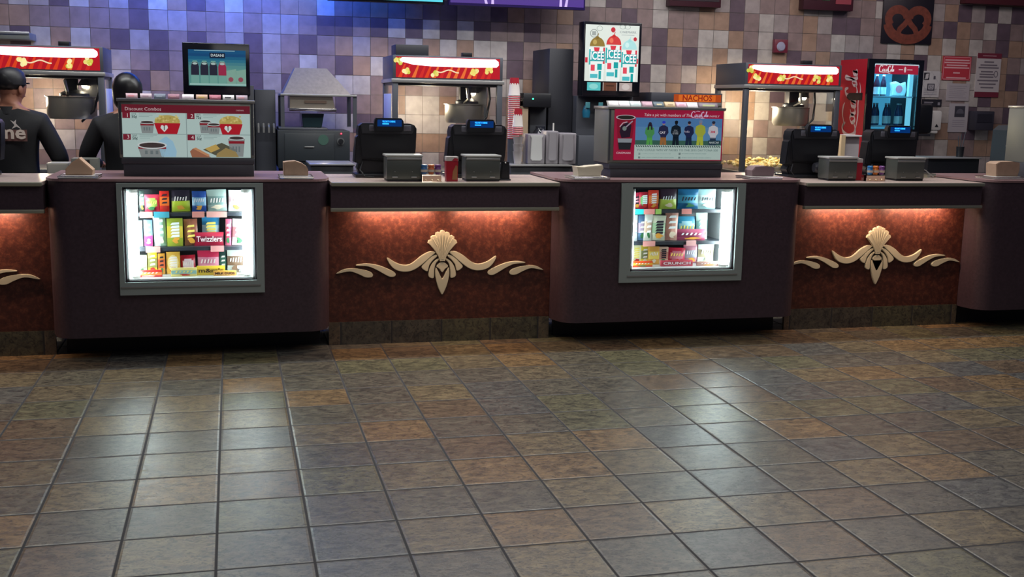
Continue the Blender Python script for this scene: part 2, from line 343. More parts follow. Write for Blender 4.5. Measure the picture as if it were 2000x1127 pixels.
# ornament outlines in units of a drawing (u right, v down), mirrored about u = 903
def smooth_poly(p, n=4):
    out = []; m = len(p)
    for i in range(m):
        a, b, c, d = [Vector(p[(i+k) % m]) for k in (-1, 0, 1, 2)]
        for j in range(n):
            t = j/n; out.append(tuple(.5*((2*b)+(-a+c)*t+(2*a-5*b+4*c-d)*t*t+(-a+3*b-3*c+d)*t**3)))
    return out
WING = [(845, 368), (800, 365), (740, 395), (690, 435), (650, 460), (600, 465), (540, 445), (482, 408), (476, 420), (495, 458), (530, 495), (580, 515), (640, 517), (700, 495), (760, 450), (800, 415), (840, 382)]
LEAF2 = [(856, 390), (820, 402), (775, 442), (741, 486), (786, 518), (802, 470), (832, 430), (860, 405)]
LEAF3 = [(872, 420), (836, 442), (806, 490), (796, 556), (836, 571), (840, 510), (852, 460), (874, 432)]
LEAFA = [(245, 458), (320, 450), (400, 463), (470, 489), (522, 514), (541, 535), (530, 553), (495, 554), (455, 534), (400, 502), (330, 472), (250, 466)]
LEAFB = [(97, 517), (150, 491), (220, 486), (290, 496), (345, 514), (366, 535), (355, 555), (310, 555), (260, 531), (190, 508), (100, 523)]
CAPP = [(858, 482), (873, 460), (903, 448), (933, 460), (948, 482), (925, 502), (903, 527), (881, 502)]
DROP = [(852, 490), (872, 520), (890, 558), (903, 577), (916, 558), (934, 520), (954, 490), (958, 545), (942, 620), (922, 672), (903, 702), (884, 672), (864, 620), (848, 545)]
SH = [(884, 440), (872, 402), (845, 358), (805, 312), (788, 296), (796, 276), (813, 272), (811, 250), (830, 238), (846, 240), (850, 220), (868, 212), (882, 218), (888, 204)]
SHELL = SH + [(903, 198)] + [(1806-u, v) for u, v in SH[::-1]]
def ornament(t, xc, zc, Y, k=1/4.0255/294.6):
    def w(p, mir): return [((xc+((1806-u if mir else u)-903)*k), zc-(v-450)*k) for u, v in p]
    def piece(name, p, mir, par, th=.018, sm=True):
        q = w(smooth_poly(p) if sm else p, mir)
        return MB().prism(q, Y-th, Y, M_CREAM, bev=.003).build(name, par)
    sh = piece('ornament', SHELL, False, t, .024, False)
    tag(sh, 'cream shell ornament with scrolling leaves', None)
    rb = MB()
    for a in (-62, -40, -20, 0, 20, 40, 62):
        rb.tube([(xc+a*.16*k, Y-.024, zc-(425-450)*k), (xc+a*.6*k, Y-.026, zc-(330-450)*k), (xc+a*1.25*k, Y-.025, zc-((228+abs(a)*.55)-450)*k)], [.0012, .0022, .003], M_CREAM, 6)
    rb.build('shell_rib', sh)
    for mir in (False, True):
        for nm, p in (('scroll', WING), ('leaf', LEAF2), ('leaf', LEAF3), ('leaf', LEAFA), ('leaf', LEAFB)): piece(nm, p, mir, sh)
    piece('bud', CAPP, False, sh); piece('petal', DROP, False, sh, .02)
def make_bay(x0, x1, label, xo=None):
    t = thing('counter_bay', label, 'counter', ((x0+x1)/2, .95, 0), 'recessed bays of the concession counter')
    MB().box(x0, x1, .78, .82, .15, .9, M_FAUX).build('front_panel', t)
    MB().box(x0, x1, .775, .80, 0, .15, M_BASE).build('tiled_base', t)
    MB().box(x0+.004, x1-.004, .60, .80, .905, 1.043, M_POD).build('fascia', t)
    MB().box(x0+.002, x1-.002, .583, .62, .883, .905, M_TOPE, .003).build('metal_trim', t)
    MB().box(x0+.1, x1-.1, .66, .70, .893, .905, M_WHITE).build('light_fixture', t)
    MB().box(x0, x1, 1.26, 1.30, .1, 1.045, M_POD).build('back_panel', t)
    ornament(t, xo or (x0+x1)/2, at(865, 511.8, .78).z, .78)
    for fx in (.3, .72):
        area('under_counter_lamp', (x0+(x1-x0)*fx, .70, .888), .46, 4.4, (1, .66, .44), rot=(math.radians(38), 0, 0), sy_=.03)
    return t
make_bay(-3.1, -1.642, 'maroon counter bay with cream ornament cut off by the left edge', -2.40)
make_bay(0.002, 1.473, 'maroon counter bay with whole cream ornament between the two lit candy cases')
make_bay(3.222, 4.628, 'maroon counter bay with cream ornament right of the right lit candy case')
def countertop(x0, x1, label):
    t = thing('countertop', label, 'countertop', ((x0+x1)/2, .95, 1.045), 'bay countertops')
    MB().box(x0+.002, x1-.002, .59, 1.33, 1.045, ZC, M_TOP).build('slab', t)
    MB().box(x0+.002, x1-.002, .568, .59, 1.041, ZC, M_TOPE, .004).build('metal_edge', t)
countertop(-3.1, -1.645, 'mauve speckled countertop at the left edge, beside the person in a cap')
countertop(.005, 1.47, 'mauve speckled countertop between the two display screens')
countertop(3.225, 4.625, 'mauve speckled countertop under the two right-hand cash registers')
# ---------------------------------------------------------------- candy cases
def candy_case(op, fr, label, right_wide):
    x0, x1, z0, z1 = op; fx0, fz1, fx1, fz0 = fr
    t = thing('display_case', label, 'display case', ((x0+x1)/2, .75, z0), 'lit candy cases in the counter')
    yb = .95; wl = mat('white_case_lining', C('#c9ced0'), .4)
    h = MB(); g = .002
    h.box(x0+g, x0+.014, .565, yb, z0+g, z1-g, wl).box(x1-.014, x1-g, .565, yb, z0+g, z1-g, wl).box(x0+g, x1-g, .565, yb, z1-.012, z1-g, ph('#2b2d33')).box(x0+g, x1-g, .565, yb, z0+g, z0+.012, wl)
    h.box(x0+g, x1-g, yb, yb+.012, z0+g, z1-g, ph('#33363c')); h.build('housing', t)
    f = MB(); fm = mat('case_frame_metal', C('#98a3a0'), .4, metal=.2); y0, y1 = .536, .552
    f.box(fx0, x0-.008, y0, y1, fz0, fz1, fm).box(x1+.008, fx1, y0, y1, fz0, fz1, fm).box(x0-.008, x1+.008, y0, y1, z1+.002, fz1, fm).box(x0-.008, x1+.008, y0, y1, fz0, z0-.004, fm)
    f.box(x0-.03, x1+.03, y0-.008, y0, z0-.036, z0-.028, M_STEEL); f.build('frame', t)
    MB().box(x0-.006, x1+.006, .556, .559, z0-.003, z1+.001, M_GLASS).build('glass_pane', t)
    for s, xx in ((0, x0+.046 if not right_wide else x0+.024), (1, x1-.046)):
        r = (.030 if s else .008) if right_wide else .026
        lt = MB().lathe([(r, 0), (r, z1-z0-.05)], (xx, .60, z0+.025), M_TUBE, 14).build('light_tube', t)
        for zz in (z0+.008, z1-.034): MB().lathe([(r*1.1, 0), (r*1.1, .02)], (xx, .60, zz), M_WHITE, 14).build('end_cap', lt)
    return t
def shelf_part(t, x0, x1, z, tags, Y=.665):
    s = MB().box(x0+.018, x1-.018, Y, .93, z-.008, z, ph('#3b3f47')).box(x0+.018, x1-.018, Y-.004, Y, z-.022, z, ph('#2c3038')).build('shelf', t)
    for px0, px1, c in tags:
        MB().box(px0, px1, Y-.009, Y-.005, z-.03, z+.006, ph(c)).build('price_tag', s)
cA = candy_case(OPA, (-1.238, 1.062, -.402, .398), 'brightly lit candy display case in the left counter pod', False)
cB = candy_case(OPB, (1.878, 1.062, 2.755, .408), 'brightly lit candy display case in the right counter pod', True)
def cv(case):    # crop units of each case to photo pixels
    return (lambda u, v: (220+u/4.797, 345+v/4.797)) if case == 'A' else (lambda u, v: (1200+u/5.242, 345+v/5.242))
shA = [.876, .666, None]; shB = [.878, .662, None]
RX = lambda px, py, Y: at(px, py, Y).x
def tg(case, lst, Y=.66):
    f = cv(case); return [(at(*f(a, 350), Y).x, at(*f(b, 350), Y).x, c) for a, b, c in lst]
shelf_part(cA, OPA[0], OPA[1], shA[0], tg('A', [(255, 375, '#d58d84'), (385, 530, '#3d8fa0'), (745, 860, '#d58d84'), (880, 1070, '#e0a49c')]))
shelf_part(cA, OPA[0], OPA[1], shA[1], tg('A', [(300, 435, '#d99990'), (910, 1035, '#dd9a98')]))
shelf_part(cB, OPB[0], OPB[1], shB[0], tg('B', [(190, 300, '#2fc0c0'), (300, 412, '#dd8f88'), (420, 480, '#9ac060'), (690, 790, '#dd8f88')]))
shelf_part(cB, OPB[0], OPB[1], shB[1], tg('B', [(305, 430, '#dd9a94'), (750, 850, '#e0aaa8')]))
def pack(case, u0, v0, u1, v1, kind, c1, c2, label, name, zb, Y, txt=None, tcol='#ffffff', rot=0, cat='candy', txsz=.6, art='band'):
    f = cv(case); a, b = at(*f(u0, v0), Y), at(*f(u1, v1), Y)
    w = b.x-a.x; h = max(.02, a.z-zb); xc = (a.x+b.x)/2
    t = thing(name, label, cat, (xc, Y, zb), 'candy in the left lit case' if case == 'A' else 'candy in the right lit case')
    m1, m2 = ph(c1, .35), ph(c2, .35); B = MB()
    if kind == 'box':
        d = .022; B.box(xc-w/2, xc+w/2, Y, Y+d, zb, zb+h, m1, .002); B.build('carton', t); yf = Y-.0008
        P = MB()
        if art == 'band': P.box(xc-w*.49, xc+w*.49, yf-.0006, yf, zb+h*.3, zb+h*.72, m2)
        elif art == 'lower': P.box(xc-w*.49, xc+w*.49, yf-.0006, yf, zb+h*.03, zb+h*.42, m2)
        elif art == 'oval': P.prism([(xc+w*.4*math.cos(q*.4189), zb+h*.5+h*.36*math.sin(q*.4189)) for q in range(15)], yf-.0006, yf, m2)
        yt = yf-.0012
    else:
        d = .013 if kind == 'bag' else .007
        nx, nz = 8, 10; V = {}
        for sgn in (-1, 1):
            for i in range(nx+1):
                for j in range(nz+1):
                    s_, q = i/nx, j/nz; bul = (math.sin(math.pi*s_)**.6)*(math.sin(math.pi*min(1, max(0, (q-.06)/.88)))**.55 if .06 < q < .94 else 0)
                    bul *= 1+.18*math.sin(9*s_+7*q+u0) ; sq = 1-.035*math.sin(math.pi*q)
                    V[(sgn, i, j)] = B.bm.verts.new((xc+(s_-.5)*w*sq, Y+.014+sgn*(d*bul+.0006), zb+h*q))
        fs = []; strip = []
        for sgn in (-1, 1):
            for i in range(nx):
                for j in range(nz):
                    q = [V[(sgn, i, j)], V[(sgn, i+1, j)], V[(sgn, i+1, j+1)], V[(sgn, i, j+1)]]
                    fc = B.bm.faces.new(q if sgn < 0 else q[::-1]); fc.smooth = True
                    on = {'band': 3 <= j <= 6, 'lower': j <= 4, 'oval': (i-3.5)**2/9+(j-4.5)**2/12 < 1, 'side': i >= 4, 'none': False}[art]
                    (strip if on else fs).append(fc)
        for sgn_i in (0, nx):
            for j in range(nz): fs.append(B.bm.faces.new([V[(-1, sgn_i, j)], V[(-1, sgn_i, j+1)], V[(1, sgn_i, j+1)], V[(1, sgn_i, j)]]))
        B._faces(fs, m1, True); B._faces(strip, m2, True); B.build('wrapper', t); P = MB(); yt = Y+.014-d*1.22-.0015
    if txt: P.text(txt, TM(xc, yt, zb+h*.5, rot), ph(tcol, .4), size=(h if not rot else w)*txsz, width=(w*.86 if not rot else h*.8), ext=.0005, bold=.0006)
    else:
        r_ = random.Random(int(u0*7+v0)); ny_ = 5 if w > h*.5 else 3; vert = h > w*1.6; mt = ph(r_.choice([tcol, tcol, '#f4e070', '#e8f0f0', '#2a2430']), .4); zc = zb+h*r_.uniform(.5, .64); hh = min(h*.2, w*.34)
        for q in range(ny_):    # an illegible slanted logo made of strokes
            cx_ = xc+((q+.5)/ny_-.5)*w*.72 if not vert else xc; cz_ = zc+(0 if not vert else ((q+.5)/ny_-.5)*h*.55); a_ = hh*r_.uniform(.7, 1.1); b_ = w*.72/ny_*.36 if not vert else w*.28
            if not vert: P.prism([(cx_-b_, cz_-a_/2), (cx_+b_*.2, cz_-a_/2), (cx_+b_*1.1, cz_+a_/2), (cx_-b_*.1, cz_+a_/2)], yt-.0006, yt, mt)
            else: P.prism([(cx_-b_, cz_-h*.05), (cx_+b_, cz_-h*.03), (cx_+b_, cz_+h*.05), (cx_-b_*.6, cz_+h*.035)], yt-.0006, yt, mt)
        P.prism([(xc+r_.uniform(-.1, .15)*w+w*.22*math.cos(q*.628)*r_.uniform(.8, 1.2), zb+h*.2+h*.11*math.sin(q*.628)) for q in range(10)], yt-.0006, yt-.0001, ph(r_.choice([c2, '#e8d8c0', '#c0342c', '#3c7a4c', '#e0a040']), .4))
    P.build('print', t)
    r_ = random.Random(int(u0*3+v1)); ty_ = math.radians(r_.uniform(-2.5, 2.5)) if kind != 'box' and w < .13 else 0; t.rotation_euler = (0, ty_, math.radians(r_.uniform(-4, 4)) if Y > .68 else 0); t.location.z += w/2*abs(math.sin(ty_))
    return t
F1, F2, F3 = .70, .70, .66
def row(case, k): return {0: (shA if case == 'A' else shB)[0], 1: (shA if case == 'A' else shB)[1], 2: (OPA if case == 'A' else OPB)[2]+.012}[k]+.0005
PA = [
 (0, (245, 130, 300, 310), 'box', '#3a4a44', '#7a8f80', 'narrow dark green carton at the left end of the top candy shelf', 'candy_box', .72, None),
 (0, (295, 170, 438, 310), 'bag', '#d8405a', '#a9c860', 'red and lime green candy bag, left on the top shelf of the left case', 'candy_bag', .70, None),
 (0, (436, 135, 532, 308), 'box', '#d02a20', '#e06a28', 'tall red candy carton with slanting orange lettering on the top shelf of the left case', 'candy_box', .70, None),
 (0, (545, 130, 730, 315), 'bag', '#2a2230', '#b9cc3c', 'black candy bag with lime yellow lower label on the top shelf of the left case', 'candy_bag', .70, None),
 (0, (738, 138, 880, 320), 'bag', '#2a4f9a', '#7aa6c8', 'royal blue candy bag on the top shelf of the left case', 'candy_bag', .70, None),
 (0, (885, 125, 1075, 335), 'bag', '#a9bdb6', '#7f9a96', 'clear grey-green candy bag right of the royal blue bag, left case', 'candy_bag', .70, None),
 (0, (1080, 130, 1235, 335), 'bag', '#d8e4e2', '#e8c8cc', 'pale bag beside the right light tube, top shelf of the left case', 'candy_bag', .70, None),
 (1, (220, 415, 285, 655), 'bag', '#e0ecec', '#b8d8e0', 'very pale bag beside the left light tube, middle shelf of the left case', 'candy_bag', .70, None),
 (1, (288, 405, 378, 655), 'box', '#7a98b4', '#d83a78', 'grey-blue and pink candy carton on the middle shelf of the left case', 'candy_box', .70, None),
 (1, (380, 360, 510, 650), 'bag', '#e6f0ee', '#a8c8b4', 'white candy bag on the middle shelf of the left case', 'candy_bag', .70, None),
 (1, (505, 390, 662, 650), 'box', '#9aa838', '#c8b040', 'yellow-green candy carton with upright lettering in the left case', 'candy_box', .70, None),
 (1, (668, 400, 805, 645), 'bag', '#b87858', '#9a5c48', 'clear bag of orange-brown gummies on the middle shelf of the left case', 'candy_bag', .71, None),
 (1, (830, 378, 1000, 520), 'bag', '#3a9ad0', '#c8e8f4', 'sky blue candy bag standing behind the long red bag, left case', 'candy_bag', .75, None),
 (1, (765, 525, 1045, 655), 'bag', '#b02440', '#7c1c38', 'long wine-red bag of licorice twists in the left case', 'candy_bag', .70, 'Twizzlers'),
 (1, (1048, 400, 1110, 645), 'bag', '#e06a88', '#d84060', 'pink bag right of the long red licorice bag', 'candy_bag', .70, None),
 (1, (1112, 400, 1240, 655), 'bag', '#f0dce0', '#d8888c', 'white and pink bag at the right end of the middle shelf, left case', 'candy_bag', .70, None),
 (2, (235, 735, 325, 900), 'box', '#d8e0c8', '#90a878', 'pale green-white carton, leftmost on the bottom shelf of the left case', 'candy_box', .74, None),
 (2, (326, 705, 420, 900), 'box', '#e8c83a', '#8a8a50', 'bright yellow carton with dark band, bottom shelf of the left case', 'candy_box', .74, None),
 (2, (422, 720, 496, 940), 'box', '#d89a3c', '#c86038', 'amber carton between two yellow cartons, bottom shelf of the left case', 'candy_box', .73, None),
 (2, (498, 705, 636, 940), 'box', '#e0b04a', '#f0d890', 'wide yellow carton with pale oval, bottom shelf of the left case', 'candy_box', .74, None),
 (2, (638, 740, 785, 940), 'bag', '#b81c34', '#e8d0d4', 'dark red candy bag with white figure, bottom shelf of the left case', 'candy_bag', .75, None),
 (2, (790, 695, 1000, 900), 'bag', '#c42a50', '#e090a8', 'crimson candy bag with pale pink script, bottom shelf of the left case', 'candy_bag', .76, None),
 (2, (1000, 690, 1070, 900), 'box', '#2a4a44', '#3c6a5c', 'dark green upright carton, bottom shelf of the left case', 'candy_box', .78, None),
 (2, (1070, 680, 1240, 900), 'bag', '#c8ccc4', '#8a6a54', 'silver and brown candy bag at the right end of the bottom shelf, left case', 'candy_bag', .75, None),
 (2, (215, 880, 465, 955), 'box', '#d8302c', '#e88a48', 'flat red-orange carton lying at the front left of the left case', 'candy_box', .63, None),
 (2, (545, 858, 790, 945), 'box', '#e0d080', '#98c0b8', 'flat pale yellow carton with blue-green print at the front of the left case', 'candy_box', .63, None),
 (2, (785, 840, 1055, 945), 'box', '#e0c040', '#c8a838', 'flat yellow candy carton with dark brown rounded lettering', 'candy_box', .66, "m&m's"),
 (2, (945, 885, 1160, 945), 'box', '#e0a850', '#d89858', 'low orange-tan carton with brown capitals at the front of the left case', 'candy_box', .625, 'MILK DUDS'),
 (2, (1165, 840, 1270, 940), 'bag', '#dfe2e0', '#6a6a6a', 'small silver-white bag with dark letter at the front right of the left case', 'candy_bag', .63, None)]
arts = {'black candy bag with lime yellow lower label on the top shelf of the left case': 'lower', 'grey-blue and pink': 'lower'}
for k, (u0, v0, u1, v1), kind, c1, c2, lab, nm, Y, tx in PA:
    z = row('A', k)
    if lab.startswith('sky blue'): z = at(*cv('A')(u0, v1), Y).z
    art = 'lower' if ('lower label' in lab or 'grey-blue and pink' in lab) else ('side' if 'white candy bag on' in lab or 'gummies' in lab else ('oval' if 'oval' in lab or 'lime green' in lab or 'figure' in lab else 'band'))
    if lab.startswith('sky blue'):
        z = row('A', 1)
    pack('A', u0, v0, u1, v1, kind, c1, c2, lab, nm, z, Y, tx, '#3a2418' if tx in ("m&m's", 'MILK DUDS') else '#f0e6e0', art=art, rot=0)
PB = [
 (0, (200, 165, 262, 310), 'bag', '#d83a5c', '#f0a0b0', 'pink-red candy bag at the left end of the top shelf, right case', .71),
 (0, (262, 160, 355, 305), 'bag', '#c02840', '#7ac070', 'red candy bag with round green centre on the top shelf of the right case', .70),
 (0, (356, 138, 450, 318), 'box', '#d83a28', '#e08040', 'tall orange-red carton on the top shelf of the right case', .70),
 (0, (470, 130, 640, 318), 'bag', '#3a2838', '#b8cc54', 'black candy bag with yellow-green label on the top shelf of the right case', .70),
 (0, (660, 130, 860, 330), 'bag', '#1c6a98', '#4aa0c0', 'deep blue candy bag on the top shelf of the right case', .70),
 (0, (865, 130, 1040, 330), 'bag', '#9cc4c8', '#c8dcdc', 'clear bluish candy bag beside the right light tube, right case', .70),
 (1, (185, 395, 240, 660), 'bag', '#e8f0f4', '#c8d8e8', 'white bag at the left end of the middle shelf, right case', .70),
 (1, (242, 400, 312, 655), 'bag', '#6c90b8', '#c8b0c8', 'slim blue-grey candy bag on the middle shelf of the right case', .72),
 (1, (314, 375, 385, 655), 'bag', '#e4e4d8', '#c8a890', 'slim cream bag on the middle shelf of the right case', .70),
 (1, (388, 402, 520, 655), 'bag', '#dde0c8', '#a8c8a0', 'cream and green candy bag on the middle shelf of the right case', .70),
 (1, (524, 355, 645, 620), 'bag', '#a87868', '#c89888', 'clear bag of brown gummies with blue header, middle shelf of the right case', .70),
 (1, (640, 410, 850, 545), 'bag', '#2c8cb0', '#a0d0dc', 'teal blue bag with pale oval behind the long mauve-red bag', .75),
 (1, (640, 540, 930, 660), 'bag', '#a84a68', '#8c3858', 'long mauve-red bag of licorice twists in the right case', .70),
 (1, (850, 370, 960, 545), 'bag', '#b8d0c4', '#80b0a8', 'pale green bag near the right light tube on the middle shelf, right case', .74),
 (2, (180, 700, 275, 880), 'box', '#ece8b8', '#f4f0d8', 'pale cream carton at the left end of the bottom shelf, right case', .74),
 (2, (277, 702, 350, 880), 'box', '#d8c040', '#788058', 'yellow carton with olive band, bottom shelf of the right case', .74),
 (2, (352, 715, 455, 940), 'box', '#d8a048', '#e0c860', 'orange-yellow carton, bottom shelf of the right case', .73),
 (2, (457, 720, 545, 940), 'box', '#d8b8a0', '#c08878', 'tan-pink carton, bottom shelf of the right case', .73),
 (2, (548, 735, 720, 920), 'bag', '#c02040', '#c87888', 'red candy bag with pale centre, bottom shelf of the right case', .74),
 (2, (722, 700, 860, 900), 'bag', '#c08090', '#a8a8b8', 'mauve and silver candy bag, bottom shelf of the right case', .75),
 (2, (862, 690, 1020, 870), 'bag', '#c8d4c8', '#a89c80', 'silvery candy bag beside the right light tube, bottom shelf of the right case', .74),
 (2, (180, 870, 390, 945), 'box', '#e04a20', '#e8a030', 'flat orange carton with yellow script at the front left of the right case', .63),
 (2, (480, 860, 800, 942), 'box', '#c84858', '#b8404c', 'flat red carton with white capitals at the front of the right case', .635),
 (2, (850, 872, 1065, 930), 'box', '#c89a90', '#b88880', 'low pinkish tan carton at the front right of the right case', .63)]
for k, (u0, v0, u1, v1), kind, c1, c2, lab, Y in PB:
    art = 'lower' if 'yellow-green label' in lab else ('oval' if ('round green' in lab or 'oval' in lab or 'pale centre' in lab) else ('side' if 'brown gummies' in lab else 'band'))
    pack('B', u0, v0, u1, v1, kind, c1, c2, lab, 'candy_box' if kind == 'box' else 'candy_bag', row('B', k), Y, 'CRUNCH' if 'white capitals' in lab else None, '#f4eeee', art=art)
# ---------------------------------------------------------------- helpers for copies
def copy_thing(o, loc, label=None, rz=None):
    def cp(a, par):
        c = a.copy(); COL.objects.link(c); c.parent = par
        for ch in a.children: cp(ch, c)
        return c
    r = cp(o, None); r.location = loc; r['_o'] = list(loc)
    if label: r['label'] = label
    if rz is not None: r.rotation_euler = (0, 0, rz)
    return r
def cola_script(art_or_mb, M, m, h, w):
    """the flowing soft-drink wordmark: slanted lettering with a looping C and an underline swash; drawn in a local frame (x right, y up)"""
    mb = art_or_mb
    def pen(pts, rr):
        pts = [(x*w, y*h) for x, y in pts]; n = len(pts); sm = []
        for i in range(n-1):
            a, b, c, d = pts[max(i-1, 0)], pts[i], pts[i+1], pts[min(i+2, n-1)]
            for j in range(4):
                t = j/4; sm.append(tuple(.5*(2*b[k]+(-a[k]+c[k])*t+(2*a[k]-5*b[k]+4*c[k]-d[k])*t*t+(-a[k]+3*b[k]-3*c[k]+d[k])*t**3) for k in (0, 1)))
        sm.append(pts[-1]); n = len(sm); L_, R_ = [], []
        for i, (x, y) in enumerate(sm):
            a, b = sm[max(i-1, 0)], sm[min(i+1, n-1)]; d = math.hypot(b[0]-a[0], b[1]-a[1]) or 1
            ang = math.atan2(b[1]-a[1], b[0]-a[0]); th = rr*h*(.35+.65*abs(math.sin(ang-.5)))*min(1, .35+3*min(i, n-1-i)/n)
            nx, ny = -(b[1]-a[1])/d*th, (b[0]-a[0])/d*th; L_.append((x+nx, y+ny)); R_.append((x-nx, y-ny))
        fs = []
        for i in range(n-1):
            q = [M @ Vector((*p, 0)) for p in (L_[i], L_[i+1], R_[i+1], R_[i])]
            fs.append(mb.bm.faces.new([mb.bm.verts.new(p) for p in q]))
        mb._faces(fs, m)
    pen([(-.30, .30), (-.36, .46), (-.44, .40), (-.50, .05), (-.47, -.33), (-.38, -.38), (-.28, -.2)], .085)          # C
    pen([(-.40, .44), (-.30, .40), (-.18, .52), (-.06, .50), (.0, .42)], .05)                                        # upper swash of the C
    pen([(-.24, .02), (-.30, -.12), (-.27, -.30), (-.21, -.26), (-.19, -.06), (-.24, .02)], .07)                      # o
    pen([(-.10, .02), (-.17, -.08), (-.15, -.30), (-.08, -.26)], .07)                                                # c
    pen([(.01, .02), (-.05, -.06), (-.06, -.28), (-.01, -.26), (.03, .02)], .07); pen([(.035, .04), (.01, -.28), (.05, -.26)], .06)   # a
    pen([(.055, -.1), (.095, -.08)], .07)
    pen([(.22, .24), (.20, .42), (.13, .36), (.09, .02), (.12, -.32), (.19, -.34), (.27, -.2)], .085)                 # C
    pen([(.30, .02), (.26, -.1), (.27, -.28), (.31, -.25), (.33, -.05), (.30, .02)], .06)
    pen([(.345, -.1), (.40, .42), (.36, .40), (.36, -.28), (.40, -.24)], .06)                                        # l
    pen([(.46, .02), (.42, -.08), (.42, -.28), (.455, -.22), (.475, .02)], .06); pen([(.475, .03), (.46, -.28), (.50, -.2)], .055)
    pen([(-.47, -.36), (-.2, -.50), (.0, -.46), (.18, -.56), (.3, -.48)], .045)
# ---------------------------------------------------------------- backlit boxes on the pods
def lightbox(name, label, X0, X1, Z0, Z1, z_base, Y, depth):
    t = thing(name, label, 'menu display', ((X0+X1)/2, Y+depth/2, ZP), 'backlit boxes standing on the counter pods')
    MB().box(X0, X1, Y, Y+depth, z_base, Z1-.018, M_GREYM, .004).build('housing', t)
    MB().box(X0-.008, X1+.008, Y-.012, Y+depth, Z1-.018, Z1, M_STEEL, .002).build('top_rail', t)
    MB().box(X0+.02, X1-.005, Y-.01, Y+depth+.02, ZP, z_base-.035, M_GREY, .003).box(X0+.01, X1-.0, Y-.016, Y+depth, z_base-.035, z_base, M_GREY, .002).build('base', t)
    s = MB(); s.box(X0+.006, X0+.016, Y-.004, Y, z_base+.02, Z1-.02, M_DSTEEL); s.box(X1-.016, X1-.006, Y-.004, Y, z_base+.02, Z1-.02, M_DSTEEL)
    for m_, n_ in ((X0+.011, 'hinge'), (X1-.011, 'hinge')): pass
    s.bm.free(); MB().box(X0+.004, X0+.016, Y-.005, Y, z_base+.02, Z1-.02, M_DSTEEL).build('side_trim', t); MB().box(X1-.016, X1-.004, Y-.005, Y, z_base+.02, Z1-.02, M_DSTEEL).build('side_trim', t)
    return t
YD = .80
b0, b1 = at(240, 208, YD), at(489, 308, YD)
lbA = lightbox('menu_lightbox', 'backlit combo menu box with red header on the left counter pod', at(232, 250, YD).x, at(496, 250, YD).x, 0, 1.550, 1.196, YD, .26)
A = Art(YD-.006, (237, 205), (490, 308), (b0.x-.008, b0.z+.008), (b1.x+.002, b1.z), .62)
A.rect(237, 205, 490, 308, '#b9d0cc', 0).rect(237, 203, 490, 219, '#6f1e2c').text('Discount Combos', 243, 212, 9.6, '#d8c4c6', align='LEFT', width=70).text('CINEMARK', 470, 212, 4, '#c8a8ac', width=16)
A.rect(362, 219, 363.4, 308, '#8a9c9c', 1).rect(237, 261, 490, 262.2, '#8a9c9c', 1)
for x, y, n, sv in ((238, 219, '1', '50¢'), (364, 219, '2', '75¢'), (238, 262, '3', '50¢'), (364, 262, '4', '50¢')):
    A.rect(x, y, x+15, y+11.5, '#7e2233').text(n, x+10, y+6, 11, '#e8d8d8').text('SAVE', x+22.5, y+3, 5, '#3c5052', width=9).text(sv, x+23, y+8.5, 8, '#2c4042', width=10, bold=.0004)
    for q in range(3): A.rect(x+32, y+1.5+q*3, x+66-q*7, y+2.4+q*3, '#93a9a8')
def cup_art(A, x, y, w, h, c='#8c1f2a'):
    A.poly([(x-w/2, y), (x+w/2, y), (x+w*.38, y+h), (x-w*.38, y+h)], '#8d9494', 1); A.rect(x-w*.47, y+h*.16, x+w*.47, y+h*.3, c, 2); A.oval(x, y, w*.5, w*.13, '#d4dada', 3); A.oval(x, y, w*.44, w*.09, '#453b3a', 4)
    for q in range(3): A.rect(x-w*.25+q*w*.18, y+h*.45, x-w*.16+q*w*.18, y+h*.75, '#6f7a7c', 2)
def tub_art(A, x, y, w, h):
    A.oval(x, y+h*.32, w*.48, h*.34, '#c0ac60', 1)
    rr = random.Random(int(x))
    for q in range(26): A.oval(x+rr.uniform(-.42, .42)*w, y+h*(.3-rr.uniform(-.05, .3)), 2.2, 1.8, rr.choice(['#d8c882', '#b09a50', '#cbb86c']), 2, n=8)
    A.poly([(x-w/2, y+h*.42), (x+w/2, y+h*.42), (x+w*.36, y+h), (x-w*.36, y+h)], '#b81e2c', 3)
    hx, hy, hs = x-w*.12, y+h*.68, h*.22
    A.poly([(hx, hy+hs), (hx-hs*.9, hy), (hx-hs*.75, hy-hs*.6), (hx-hs*.3, hy-hs*.7), (hx, hy-hs*.3), (hx+hs*.3, hy-hs*.7), (hx+hs*.75, hy-hs*.6), (hx+hs*.9, hy)], '#dfe6e2', 4); A.rect(hx-.8, hy-hs*.5, hx+.8, hy+hs*.5, '#3a3a3a', 5)
cup_art(A, 285.5, 238, 28, 22); tub_art(A, 325, 224, 52, 37); cup_art(A, 400, 235, 24, 24); cup_art(A, 417, 241, 26, 19); tub_art(A, 451, 224, 48, 37)
A.poly([(304, 278), (318, 268), (322, 266), (335, 276), (342, 296), (340, 307), (312, 307)], '#9cc6dc', 1); cup_art(A, 294, 284, 58, 24)
A.poly([(368, 296), (374, 290), (404, 304), (410, 308), (372, 308)], '#a06a50', 1).poly([(374, 290), (380, 288), (408, 303), (404, 306)], '#c89068', 2).poly([(394, 292), (432, 278), (462, 292), (458, 306), (420, 304)], '#5c5a48', 1).poly([(398, 290), (420, 281), (428, 290), (410, 298)], '#c8a85c', 2).poly([(422, 300), (440, 288), (460, 296), (466, 307), (420, 307)], '#a08a58', 3)
cup_art(A, 462, 268, 34, 38); A.rect(237, 308, 490, 308.4, '#8a9c9c'); A.build('screen', lbA)
b0, b1 = at(1203, 213, YD), at(1408, 312, YD)
lbB = lightbox('advert_lightbox', 'backlit red and blue racing advertisement box on the right counter pod', at(1188, 250, YD).x, at(1413, 250, YD).x, 0, 1.556, 1.178, YD, .30)
